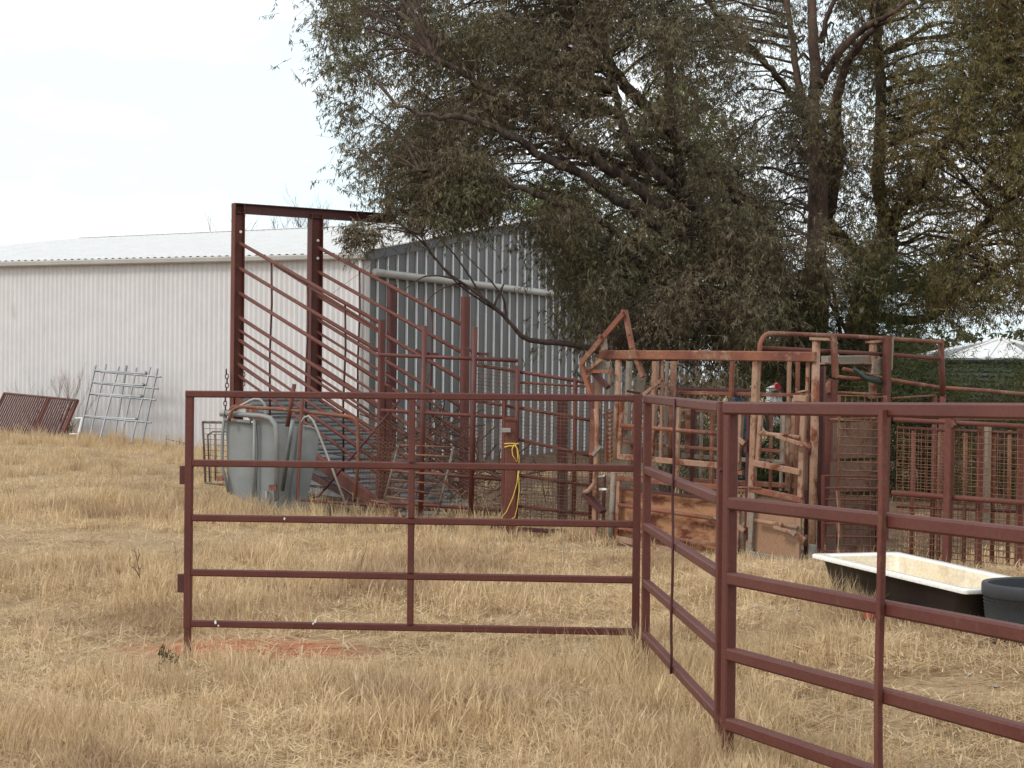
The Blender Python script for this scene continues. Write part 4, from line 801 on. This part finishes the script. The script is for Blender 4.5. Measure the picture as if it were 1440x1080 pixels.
add_limb(T, 'limb', [(1060, 400, 26.4), (960, 380, 25), (870, 330, 24), (800, 290, 23.2), (720, 260, 22.8), (650, 235, 22.6), (590, 240, 22.5)], .09, .018, bk, 8, .06, st)
add_limb(T, 'limb', [(930, 10, 24.6), (945, 60, 24.8), (940, 130, 25), (960, 260, 25.3)], .06, .07, bk, 8, .04, st)
add_limb(T, 'limb', [(1110, 470, 27.2), (1070, 450, 26.5), (1030, 435, 26), (990, 425, 25.4), (940, 400, 24.8), (900, 370, 24.4)], .13, .04, bk, 9, .05, st)
add_limb(T, 'dead_branch', [(870, 505, 23.5), (838, 492, 23.3), (800, 484, 23.1), (760, 480, 23), (735, 474, 22.9), (716, 452, 22.8), (690, 428, 22.7), (660, 405, 22.6), (632, 385, 22.5), (610, 360, 22.4), (590, 330, 22.3)], .05, .010, M['twig'], 8, .012, st)
for q in ([(700, 437, 22.8), (672, 420, 22.7), (640, 395, 22.6), (612, 365, 22.5), (596, 345, 22.4)], [(695, 430, 22.7), (708, 400, 22.8), (702, 420, 22.8)], [(712, 450, 22.8), (708, 420, 22.7), (690, 395, 22.6), (668, 372, 22.5), (648, 352, 22.4)],
          [(650, 398, 22.6), (630, 402, 22.6), (612, 412, 22.6), (600, 425, 22.6)], [(680, 420, 22.7), (655, 380, 22.6), (628, 345, 22.4), (600, 325, 22.3)], [(660, 405, 22.6), (640, 392, 22.5), (600, 388, 22.4), (576, 402, 22.4), (570, 408, 22.3)], [(600, 345, 22.4), (575, 325, 22.2), (552, 308, 22.1)]):
    add_limb(T, 'dead_twig', q, .018, .005, M['twig'], 5, .01)
polyA = [(462, -170), (458, -60), (466, 20), (470, 110), (485, 190), (503, 235), (520, 262), (545, 278), (575, 292), (610, 300), (650, 300), (690, 290), (735, 310), (775, 350), (795, 400), (820, 450), (860, 480), (900, 500), (960, 480), (1040, 480), (1110, 440), (1180, 360), (1190, 200), (1200, -170)]
gapsA = [(1070, 95, 22), (1122, 150, 16), (1178, 110, 12), (1092, 60, 14), (1130, 60, 12), (1172, 190, 14), (880, 90, 12), (915, 80, 10), (800, 70, 10), (1086, 128, 20), (1110, 80, 20), (1128, 120, 12), (1010, 75, 14), (745, 282, 22), (868, 196, 12), (735, 225, 10), (470, 160, 10), (900, 60, 12), (840, 60, 9), (960, 55, 9), (520, 60, 7), (640, 205, 8), (600, 60, 8), (690, 20, 9), (1165, 150, 14), (1000, 100, 12), (760, 125, 9), (700, 100, 8), (1030, 150, 10)]
dens = lambda x, y: (.5 if 835 < x < 1060 and 90 < y < 370 else 1) * (.5 if y < 330 and x < 900 else .75) if x < 1000 else (.45 if y < 200 else .9)
cA = fill(polyA, gapsA, 690, 22.6, 28.5, (.35, .85), rg, dens)
for _ in range(34):
    p = at(rg.uniform(548, 705), rg.uniform(215, 300), rg.uniform(22.2, 24.5)); cA.append((p.x, p.y, p.z, .4))
# fringe clumps that hang at the outline
for x, y in ((478, 20), (482, 90), (488, 150), (500, 215), (545, 290), (580, 300), (625, 312), (655, 305), (475, -20), (495, 50)):
    p = at(x, y, rg.uniform(22, 23.5)); cA.append((p.x, p.y, p.z, .28))
for x, y in ((497, 318), (503, 338), (525, 328)):
    p = at(x, y, 21.8); cA.append((p.x, p.y, p.z, .12))
twigs(T, st, cA, M['twig'], .010)
leaf_mesh('crown', cA, .34, 50, 12, .078, .0136, M['leaf'], T, rg, .42, .28)
# low greyish foliage in front of the gable end
cL = fill([(770, 400), (860, 380), (1040, 400), (1100, 470), (1030, 560), (960, 560), (900, 520), (840, 500), (790, 480)], [], 46, 23.5, 26.5, (.4, .8), rg)
twigs(T, st, cL, M['twig'], .008, nm='low_twigs'); leaf_mesh('low_foliage', cL, .36, 26, 11, .11, .018, M['leaf'], T, rg)

# second gum on the right
T2 = thing('gum_tree', 'second gum tree with thick forked trunk and brownish leaves, at the right', 'tree', gpt(1210, 29)); st2 = []
add_limb(T2, 'trunk', [base_of(1205, 29), (1207, 540, 29), (1212, 450, 29), (1225, 390, 28.8), (1250, 335, 28.6)], .30, .2, bk, 13, .03, st2, .12)
add_limb(T2, 'limb', [(1245, 345, 28.6), (1262, 300, 28.5), (1290, 260, 28), (1330, 200, 27.5), (1390, 120, 27), (1440, 60, 26.5), (1500, 0, 26)], .15, .05, bk, 10, .05, st2)
add_limb(T2, 'limb', [(1225, 390, 28.8), (1245, 330, 29), (1235, 250, 29.2), (1240, 150, 29.4), (1235, 60, 29.5), (1240, -60, 29.6)], .15, .06, bk, 10, .05, st2)
add_limb(T2, 'limb', [(1180, 210, 28.3), (1176, 150, 28.2), (1190, 90, 28), (1230, 40, 27.5)], .11, .05, br_, 9, .04, st2); add_limb(T2, 'limb', [(1165, 300, 28.6), (1172, 250, 28.5), (1180, 205, 28.3)], .13, .11, br_, 9, .03, st2)
add_limb(T2, 'limb', [(1230, 380, 28.8), (1165, 320, 28.6), (1166, 290, 28.6)], .14, .13, bk, 9, .03, st2)
add_limb(T2, 'limb', [(1225, 400, 28.8), (1300, 400, 27.5), (1370, 330, 26.8), (1410, 290, 26.3), (1470, 240, 26)], .11, .04, bk, 9, .06, st2)
add_limb(T2, 'limb', [(1215, 440, 29), (1300, 450, 27.5), (1360, 400, 26.8), (1420, 370, 26), (1480, 360, 26)], .09, .03, bk, 8, .05, st2)
polyB = [(1195, -170), (1190, 20), (1200, 140), (1180, 240), (1150, 330), (1130, 420), (1180, 460), (1240, 440), (1300, 440), (1350, 420), (1440, 400), (1560, 380), (1560, -170)]
gapsB = [(1255, 50, 26), (1275, 28, 14), (1290, 330, 12), (1345, 305, 12), (1230, 100, 11), (1365, 375, 18), (1400, 345, 12), (1300, 370, 8), (1380, 200, 9), (1410, 130, 10), (1250, 165, 9), (1225, 180, 10), (1210, 120, 12)]
cB_ = fill(polyB, gapsB, 380, 24.5, 30, (.5, .95), rg, lambda x, y: .9 if x > 1290 else .7)
twigs(T2, st2, cB_, M['twig'], .010); leaf_mesh('crown', cB_, .34, 56, 12, .082, .0145, M['leafb'], T2, rg, .42, .28)
# trailing branches lower right, open and stringy
cT = fill([(1290, 330), (1440, 300), (1560, 300), (1560, 470), (1400, 455), (1300, 440)], [(1360, 375, 22), (1345, 310, 12), (1405, 350, 16), (1320, 360, 10)], 24, 25, 27, (.3, .5), rg)
twigs(T2, st2, cT, M['twig'], .008, nm='low_twigs'); leaf_mesh('low_foliage', cT, .34, 22, 10, .12, .016, M['leafb'], T2, rg, .3)
# background canopy and shrubs
def bush(label, px, Y, poly, n, Y0, Y1, mat, rs=(.5, .9), spc=26, ll=.1, lw=.02, name='shrub', cat='shrub', stems=5, droop=.1, gaps=(), group=None):
    t = thing(name, label, cat, gpt(px, Y), group); s_ = []
    b = base_of(px, Y); P = t.location
    cc = fill(poly, list(gaps), n, Y0, Y1, rs, rg)
    cx = sum(p[0] for p in poly)/len(poly); ty = min(p[1] for p in poly); w_ = (max(p[0] for p in poly) - min(p[0] for p in poly)) * .3
    for k in range(stems): add_limb(t, 'trunk' if k == 0 else 'stem', [b, (px + random.uniform(-.3, .3)*w_, (b[1]+ty)/2 + 20, Y), (cx + random.uniform(-1, 1)*w_, ty + 25, Y)], .07 if stems > 1 else .16, .02, bk, 7, .05, s_)
    twigs(t, s_, cc, M['twig'], .007); leaf_mesh('crown' if cat == 'tree' else 'foliage', cc, .4, spc, 10, ll, lw, mat, t, rg, droop); return t
bush('light green tree rising behind the grey gable end of the shed', 770, 60, [(738, 276), (760, 262), (800, 270), (830, 290), (850, 330), (780, 320), (742, 300)], 22, 58, 62, M['leafl'], (.6, 1.0), 34, .16, .05, 'background_tree', 'tree', 3)
bush('yellowish green tree showing through the gum canopy above the shed', 960, 62, [(890, 130), (960, 110), (1040, 200), (1060, 320), (1000, 380), (900, 370), (860, 250)], 110, 58, 66, M['leafy'], (.9, 1.6), 30, .18, .05, 'background_tree', 'tree', 3)
bush('dark green feathery shrub between the gum trunks, behind the race frame', 1215, 25.5, [(1120, 400), (1190, 370), (1290, 385), (1300, 470), (1290, 560), (1200, 600), (1110, 560), (1090, 470)], 60, 24.3, 26.5, M['leafg'], (.4, .7), 44, .09, .008, droop=.0, gaps=[(1095, 545, 28), (1190, 450, 8)], group='green shrubs behind the race')
bush('wide mid green shrub behind the mesh panel, left of the tank roof', 1300, 23.5, [(1235, 505), (1330, 500), (1345, 560), (1350, 700), (1250, 720), (1180, 700), (1170, 600)], 72, 22.6, 24.3, M['leafg'], (.35, .6), 44, .085, .009, droop=.0, group='green shrubs behind the race')
bush('mid green shrub at the right edge of the frame below the tank roof', 1410, 22.5, [(1345, 540), (1380, 520), (1410, 512), (1450, 525), (1520, 520), (1520, 720), (1350, 720)], 58, 21.5, 24, M['leafg'], (.35, .6), 44, .085, .009, droop=.0, group='green shrubs behind the race')
bush('low dark green bush seen through the crush windows', 1075, 24, [(960, 615), (1010, 600), (1090, 612), (1140, 600), (1150, 720), (960, 720)], 46, 23.2, 24.6, M['leafg'], (.3, .5), 44, .08, .010, droop=0, group='green shrubs behind the race')
bush('greyish drooping bush close behind the crush, in front of the shed corner', 940, 21, [(880, 520), (1010, 520), (1020, 640), (890, 660)], 16, 20.6, 21.8, M['leaf'], (.3, .5), 20, .09, .014, droop=.6, group='green shrubs behind the race')
# distant tree line, seen where the canopy opens
for k, (px, w_, h_) in enumerate(((1080, 60, 500), (1150, 70, 494), (1230, 60, 500), (1320, 70, 494), (1420, 80, 490))):
    bush(('far tree on the skyline behind the crush, leftmost of the distant row', 'far tree on the skyline behind the big trunks, second of the distant row', 'far tree on the skyline behind the race frame, middle of the distant row', 'far tree on the skyline left of the tank roof, fourth of the distant row', 'far tree on the skyline behind the tank, rightmost of the distant row')[k], px, 90, [(px - w_, 528), (px - w_*.7, h_ + 6), (px, h_), (px + w_*.7, h_ + 5), (px + w_, 528)], 26, 86, 94, M['leafg'], (1.2, 2), 26, .35, .12, 'distant_tree', 'tree', 2, group='distant tree line')
# bare trees behind the shed
def bare(label, px, Y, tops, m, r0, seed, depth=3, spread=.5, name='bare_tree', cat='tree', L0=None, n0=None):
    rnd = random.Random(seed); g = gpt(px, Y); t = thing(name, label, cat, g); mb = MB()
    def grow(p, d, L_, r, dep):
        pts = [p]; q = p
        for k in range(4):
            d = (d + Vector((rnd.uniform(-.2, .2), rnd.uniform(-.2, .2), rnd.uniform(-.05, .15)))).normalized(); q = q + d * L_ / 4; pts.append(q)
        mb.tube(pts, r, 4, False, r * .5)
        if dep: 
            for k in range(rnd.choice((2, 3, 4))):
                a = pts[rnd.randint(2, 4)]; nd = (d + Vector((rnd.uniform(-1, 1), rnd.uniform(-1, 1), rnd.uniform(-.2, .8))) * spread).normalized(); grow(a, nd, L_ * rnd.uniform(.5, .8), r * .55, dep - 1)
    for (tx, ty) in tops:
        top = at(tx, ty, Y); e = g.lerp(top, .62) if cat == 'tree' else g.lerp(top, .35); mt = MB(); mt.tube([g - Z * .1, wob(g.lerp(e, .5), .1), e], r0, 6, True, r0 * .6); part(t, 'trunk' if cat == 'tree' else 'stem', mt, m); grow(e, (top - e).normalized(), (top - e).length * .5, r0 * .5, depth)
    part(t, 'twigs', mb, m, kind='stuff'); return t
bare('thin bare tree, few twigs above the white roof left of the tall ramp post', 325, 62, [(308, 302), (318, 298), (350, 284), (345, 294), (322, 310)], M['deadtwig'], .05, 3, 2, .35)
bare('bushy leafless tree above the white roof between the two tall ramp posts', 415, 64, [(388, 304), (402, 298), (415, 294), (432, 297), (448, 302), (462, 306), (478, 308), (408, 300), (440, 294), (470, 302)], M['twig'], .05, 5, 4, .6)
bare('dry leafless bush against the white wall, between the slatted gate and the barred gate', 95, wa(95) - .5, [(72, 530), (80, 520), (88, 528), (98, 532), (108, 524), (114, 520), (90, 540), (104, 540), (130, 540), (140, 548)], M['deadtwig'], .012, 9, 4, .3, 'dry_bush', 'dead bush')
bare('spindly dry weed against the white wall behind the slatted gate', 52, wa(52) - .4, [(48, 535), (54, 532), (60, 538), (18, 545), (24, 542)], M['deadtwig'], .008, 12, 3, .3, 'dry_bush', 'dead bush')

# ------------------------------------------------------------------ weeds that stand alone
def stalk(label, px, py, pts, m, r=.006, nm='dry_weed'):
    Y = 12.0
    for _ in range(20):
        g = gpt(px, Y); k = at(px, py, Y).z - g.z; Y += k * 4 if abs(k) > .005 else 0; Y = min(40, max(8, Y))
    t = thing(nm, label, 'weed', gpt(px, Y)); b = t.location
    for line in pts:
        mb = MB(); mb.tube([at(x, y, Y) for x, y in line], r, 5, True, r * .5); part(t, 'stem', mb, m)
    return t
stalk('branched dry brown weed standing alone in the grass left of the front panel', 198, 828, [[(198, 830), (196, 805), (192, 785), (189, 770)], [(197, 812), (190, 800), (183, 795), (181, 787)], [(193, 790), (196, 780), (194, 772)], [(190, 776), (184, 772)], [(196, 800), (201, 795)]], M['deadtwig'], .006)
stalk('thin dry stalk just left of the front panel post', 248, 805, [[(249, 806), (247, 780), (245, 762)], [(247, 782), (250, 775)]], M['deadtwig'], .004)
stalk('forked brown weed seen through the front panel, near its centre stay', 510, 835, [[(512, 836), (507, 805), (508, 790), (514, 775), (516, 760)], [(508, 800), (503, 792)], [(507, 812), (512, 806)]], M['deadtwig'], .005)
stalk('pale straight stalk in the grass right of the centre stay', 792, 800, [[(793, 802), (793, 780), (791, 752)], [(793, 770), (797, 760)]], M['galvpipe'], .006)
stalk('dry reed standing in front of the bath', 1178, 800, [[(1176, 812), (1178, 780), (1180, 745), (1178, 715), (1176, 690)]], M['deadtwig'], .006)
stalk('dead forked twig in the trampled straw right of the nearest joint', 1112, 955, [[(1110, 957), (1113, 940), (1118, 928)], [(1113, 942), (1109, 933)]], M['twig'], .005)
t = stalk('small tuft of fresh green weed at the foot of the left panel post', 240, 945, [[(240, 946), (240, 938)]], M['leafg'], .004, 'green_weed')
cc = [(t.location.x, t.location.y, t.location.z + .07, .09)]; leaf_mesh('leaves', cc, .3, 22, 5, .03, .011, M['leafg'], t, rg, -.6, .05)
# brush heap under the ramp
hp = thing('brush_heap', 'heap of dark dead branches piled under and behind the foot of the loading ramp', 'branch pile', gpt(590, 19.8)); mb = MB(); rnd = random.Random(4)
for k in range(170):
    px = rnd.gauss(612, 46); Y = rnd.uniform(19.2, 21.5); h = rnd.uniform(0, .95) * max(.1, 1 - ((px - 605)/115)**2); p = gpt(px, Y) + Z * h
    d = Vector((rnd.uniform(-1, 1), rnd.uniform(-.5, .5), rnd.uniform(-.5, .7))).normalized() * rnd.uniform(.3, .8); mb.tube([p, wob(p + d * .5, .05), p + d], rnd.uniform(.004, .011), 4, False)
part(hp, 'branches', mb, M['twig'], kind='stuff')
mb = MB()
for k in range(300):
    px = rnd.uniform(500, 850); Y = rnd.uniform(18.3, 20.5); p = gpt(px, Y) + Z * rnd.uniform(0, .25); d = Vector((rnd.uniform(-1, 1), rnd.uniform(-.5, .5), rnd.uniform(-.2, .5))).normalized() * rnd.uniform(.1, .4); mb.tube([p, p + d], .004, 3, False)
part(hp, 'litter', mb, M['deadtwig'], kind='stuff')
for (px, py, w_, h_, lab) in ((603, 675, 16, 9, 'upper of two dark blocks under the ramp foot'), (597, 690, 13, 8, 'lower of two dark blocks under the ramp foot')):
    c = gpt(px, 19.3); mb = MB(); mb.beam(at(px - w_/2, py, 19.3), at(px + w_/2, py + 1, 19.3), .15, h_ * 19.3 / F, None, .15); solo('dark_block', mb, M['rubber'], lab, 'block', 'dark blocks under the ramp')

# ------------------------------------------------------------------ grass
m, n, l, b = mat_base('dry_straw_grass')
c, _ = noise_mix(n, l, [(.72, .545, .315), (.85, .68, .43), (.76, .60, .39)], .9, 5, .3, .7, 'Pos')
pf, _ = noise_mix(n, l, [(1, 1, 1), (0, 0, 0)], .55, 6, .36, .5, 'Pos', .7)
c = mix(n, l, pf, c, (.46, .325, .21))
a_ = n.new('ShaderNodeAttribute'); a_.attribute_name = 'tone'; oi = n.new('ShaderNodeObjectInfo')
c = mix(n, l, a_.outputs['Fac'], (.33, .2, .105), c); rr = n.new('ShaderNodeMapRange'); rr.inputs[3].default_value = .0; rr.inputs[4].default_value = .35; l.new(oi.outputs['Random'], rr.inputs[0])
c = mix(n, l, rr.outputs[0], c, (.5, .36, .22)); l.new(c, b.inputs['Base Color']); b.inputs['Roughness'].default_value = .75; b.inputs['Specular IOR Level'].default_value = .2
tr = n.new('ShaderNodeBsdfTranslucent'); l.new(c, tr.inputs[0]); ms_ = n.new('ShaderNodeMixShader'); ms_.inputs[0].default_value = .25; l.new(b.outputs[0], ms_.inputs[1]); l.new(tr.outputs[0], ms_.inputs[2]); l.new(ms_.outputs[0], n['Material Output'].inputs[0])
GM = m
def clump(nm, nb, rad, h, lay, wd, seed, lean=.35):
    rng = random.Random(seed); vs = []; fs = []; tn = []
    for k in range(nb):
        a = rng.uniform(0, 6.283); r = rad * math.sqrt(rng.random()); p = Vector((r*math.cos(a), r*math.sin(a), -.01)); hh = h * rng.uniform(.45, 1.15)
        an = rng.uniform(0, 6.283); ln = lean * rng.uniform(.2, 1.4); dr = Vector((math.cos(an), math.sin(an), 0)); 
        if rng.random() < lay: up = .18; ln = 1.0; p.z = rng.uniform(0, .05)
        else: up = 1
        sd = Vector((-dr.y, dr.x, 0)); 
        rot = rng.uniform(0, 3.14); sd = Vector((math.cos(rot), math.sin(rot), 0)); w_ = wd * rng.uniform(.6, 1.3); b0 = len(vs)
        p1 = p + Vector((0, 0, hh*.5*up)) + dr * (hh * .3 * ln); p2 = p + Vector((0, 0, hh*(.92 - .25*ln*up)*up)) + dr * (hh * .85 * ln)
        vs += [p - sd*w_/2, p + sd*w_/2, p1 + sd*w_*.4, p1 - sd*w_*.4, p2]; fs += [(b0, b0+1, b0+2, b0+3), (b0+3, b0+2, b0+4)]; t_ = min(1.35, max(0, rng.gauss(.75, .33))); tn += [t_, t_]
    me = bpy.data.meshes.new(nm); me.from_pydata([tuple(v) for v in vs], [], fs); a = me.attributes.new('tone', 'FLOAT', 'FACE'); a.data.foreach_set('value', tn); me.materials.append(GM); return bpy.data.objects.new(nm, me)
def scatter(nm, sources, pts, rots, scl, idx):
    coll = bpy.data.collections.new(nm + '_sources')
    for o in sources: coll.objects.link(o)
    me = bpy.data.meshes.new(nm); me.from_pydata(pts, [], [])
    a = me.attributes.new('rot', 'FLOAT_VECTOR', 'POINT'); a.data.foreach_set('vector', np.array(rots, dtype=np.float32).ravel())
    a = me.attributes.new('scl', 'FLOAT_VECTOR', 'POINT'); a.data.foreach_set('vector', np.array(scl, dtype=np.float32).ravel())
    a = me.attributes.new('idx', 'INT', 'POINT'); a.data.foreach_set('value', np.array(idx, dtype=np.int32))
    o = bpy.data.objects.new(nm, me); COL.objects.link(o); me.materials.append(GM); o['kind'] = 'stuff'
    ng = bpy.data.node_groups.new(nm, 'GeometryNodeTree'); ng.interface.new_socket('Geometry', in_out='INPUT', socket_type='NodeSocketGeometry'); ng.interface.new_socket('Geometry', in_out='OUTPUT', socket_type='NodeSocketGeometry')
    K = ng.nodes; E = ng.links; gi = K.new('NodeGroupInput'); go_ = K.new('NodeGroupOutput'); ip = K.new('GeometryNodeInstanceOnPoints'); ci = K.new('GeometryNodeCollectionInfo')
    ci.inputs['Collection'].default_value = coll; ci.inputs['Separate Children'].default_value = True; ci.inputs['Reset Children'].default_value = True
    def na(nm_, ty): q = K.new('GeometryNodeInputNamedAttribute'); q.data_type = ty; q.inputs['Name'].default_value = nm_; return q.outputs['Attribute']
    ip.inputs['Pick Instance'].default_value = True; E.new(gi.outputs[0], ip.inputs['Points']); E.new(ci.outputs[0], ip.inputs['Instance']); E.new(na('idx', 'INT'), ip.inputs['Instance Index'])
    er = K.new('FunctionNodeEulerToRotation'); E.new(na('rot', 'FLOAT_VECTOR'), er.inputs[0]); E.new(er.outputs[0], ip.inputs['Rotation']); E.new(na('scl', 'FLOAT_VECTOR'), ip.inputs['Scale']); E.new(ip.outputs[0], go_.inputs[0])
    md = o.modifiers.new('scatter', 'NODES'); md.node_group = ng; return o
src = [clump('tuft_%d' % k, 46, .10, .155, .25, .0056, k, .5) for k in range(5)] + [clump('tuft_%d' % (k+5), 74, .20, .15, .85, .0066, 20 + k) for k in range(4)] + [clump('tuft_9', 30, .06, .30, .0, .0042, 77, .3), clump('tuft_10', 34, .07, .30, .05, .0042, 78, .5)]
def tall(x, y):     # where the grass stands high
    v_ = mnoise.noise(Vector((x * .5 + 3, y * .38, 0))) + .5 * mnoise.noise(Vector((x * 1.3, y * 1.1, 5))); return v_
rp2 = gpt(352, 12.1); path = gpt(60, 11.5)
P_, R__, S_, I_ = [], [], [], []
def try_pt(x, y, kind, sc):
    # keep clear of sheds and the bath
    q = Vector((x, y, 0)) - Vector((cE.x, cE.y, 0))
    if q.dot(v) > -.15 and y > 30: return
    qb = Vector((x - cen.x, y - cen.y, 0))
    if abs(qb.dot(ex)) < Lb/2 - .12 and abs(qb.dot(ey)) < Wb/2 - .14 and y < 15: return
    if (x - tc_.x)**2 + (y - tc_.y)**2 < .33**2: return
    if abs(x - RPC.x) < .2 and -.28 < y - RPC.y < .12: return
    P_.append((x, y, gz(x, y))); R__.append((rgr.normal(0, .08), rgr.normal(0, .08), rgr.uniform(0, 6.283))); S_.append((sc, sc, sc * rgr.uniform(.8, 1.25))); I_.append(kind)
rgr = np.random.default_rng(3); RPC = gpt(1252, 11.75)
def zone(y0, y1, d_stand, d_lay, mg=1.6):
    nonlocal_y = (y0 + y1) / 2
    w0 = .285 * y1 + mg; area = 2 * w0 * (y1 - y0)
    for _ in range(int(area * (d_stand + d_lay))):
        x = rgr.uniform(-w0, w0); y = rgr.uniform(y0, y1)
        if y < 3.4 * abs(x) - 8: continue
        red = ((x - rp2.x) * .95)**2 + ((y - rp2.y) * 1.7)**2
        if red < .95 and rgr.random() > .05: continue
        bare_ = math.exp(-(((x + 3.4)/.9)**2 + ((y - 12.6)/1.6)**2))
        path_ = math.exp(-((x + 2.45 + .1 * (y - 11)) / .42)**2) * sm(9.0, 9.8, y) * (1 - sm(12.8, 14, y))
        bare_ = max(bare_, path_)
        if rgr.random() < litter(x, y) * 1.02: continue
        if rgr.random() < d_lay / (d_stand + d_lay): try_pt(x, y, int(rgr.integers(5, 9)), rgr.uniform(.7, 1.25)); continue
        tv = tall(x, y); pr = .58 + tv * 1.9 - bare_ * .9
        trm = sm(1.0, 2.2, x) * (1 - sm(13.5, 15, y)) * sm(7, 9, y); pr -= .5 * trm
        if rgr.random() > pr: continue
        try_pt(x, y, int(rgr.integers(0, 5)), (.5 + 1.15 * max(0, min(1, .45 + tv * 1.2))) * rgr.uniform(.8, 1.2) * (.75 if trm > .5 else 1) * (1 - .35 * sm(12.5, 14, y) * sm(-.2, .6, x) * (1 - sm(16.5, 17, y))))
zone(6.5, 11, 52, 44); zone(11, 16, 40, 34); zone(16, 24, 30, 12); zone(24, 42, 20, 4, 3)
def patch(px, Y, rx, ry, nmb, kinds, s0, s1):
    c = gpt(px, Y)
    for _ in range(nmb): try_pt(c.x + rgr.normal(0, rx), c.y + rgr.normal(0, ry), int(rgr.choice(kinds)), rgr.uniform(s0, s1))
# tall stands: by the joint, along the ramp, fronts of the yard, bath edge
patch(880, 11.1, .5, .35, 110, [9, 10, 0, 1], .8, 1.25); patch(905, 11.6, .12, .12, 26, [9, 10], .9, 1.3); patch(640, 10.4, .9, .45, 110, [9, 0, 1, 2], .6, 1.0); patch(980, 9.4, .35, .5, 60, [9, 0, 1], .6, .95)
patch(90, 9.1, .3, .25, 110, [9, 0, 1, 10], .7, 1.15); patch(150, 10.6, .25, .2, 50, [0, 1, 9], .7, 1.0); patch(230, 12.9, .15, .12, 20, [0, 1], .8, 1.1); patch(1050, 8.5, .3, .2, 50, [9, 10], .6, .9); patch(1000, 8.6, .5, .3, 60, [9, 10, 0], .6, .9); patch(340, 19.0, .35, .15, 60, [9, 10], .8, 1.3); patch(400, 18.9, .4, .15, 40, [9, 0], .6, .9); patch(500, 18.6, 1.0, .3, 120, [9, 0, 1], .8, 1.3)
patch(760, 17.6, .9, .3, 120, [9, 0, 1, 2], .8, 1.2); patch(900, 15.9, .7, .25, 60, [0, 1, 2], .5, .85); patch(1060, 15.2, .5, .25, 40, [0, 1, 2], .5, .8); patch(1200, 12.3, .2, .12, 70, [9, 10, 0], .6, 1.1); patch(1270, 11.45, .35, .08, 60, [0, 1, 2, 9], .5, .8); patch(1195, 12.0, .22, .1, 60, [9, 10, 0], .6, .95)
patch(1400, 11.0, .25, .15, 30, [0, 1, 9], .7, 1.0); patch(50, 37.5, 3, .8, 200, [9, 10, 0], 1.1, 1.8); patch(1140, 15.3, .25, .2, 30, [9, 0, 1], .6, .9); patch(250, 14, 1.2, .8, 60, [0, 1, 9], .8, 1.2)
scatter('dry_grass', src, P_, R__, S_, I_)
print('grass instances', len(P_))
# loose straw and pebbles
mb = MB(); rnd = random.Random(8)
for k in range(15000):
    y = rnd.uniform(8, 17); x = rnd.uniform(-.3*y - .3, .3*y + .3); z = gz(x, y) + rnd.uniform(.004, .03); a = rnd.uniform(0, 6.28); L_ = rnd.uniform(.05, .22); d = Vector((math.cos(a), math.sin(a), rnd.uniform(-.15, .25))) * L_; s_ = Vector((-math.sin(a), math.cos(a), 0)) * .0032
    p = Vector((x, y, z)); mb.add([p - s_, p + s_, p + d + s_, p + d - s_], [(0, 1, 2, 3)])
o = link('loose_straw', mb.v, mb.f, GM); ta = o.data.attributes.new('tone', 'FLOAT', 'FACE'); ta.data.foreach_set('value', [rnd.choice((.5, .9, 1.2, 1.5)) for _ in mb.f]); o['kind'] = 'stuff'
for i in range(0): pass
mb = MB()
for k in range(260):
    y = rnd.uniform(8.5, 14); x = rnd.uniform(.6, .3*y); r = rnd.uniform(.006, .022); c = Vector((x, y, gz(x, y) + r * .3)); pts = [c + Vector((r*math.cos(a)*rnd.uniform(.7, 1.2), r*math.sin(a)*rnd.uniform(.7, 1.2), 0)) for a in [1.047*i for i in range(6)]]
    mb.add(pts + [c + Z * r * .7, c - Z * r * .5], [(i, (i+1) % 6, 6) for i in range(6)] + [((i+1) % 6, i, 7) for i in range(6)])
o = link('pebbles', mb.v, mb.f, M['trim']); o['kind'] = 'stuff'
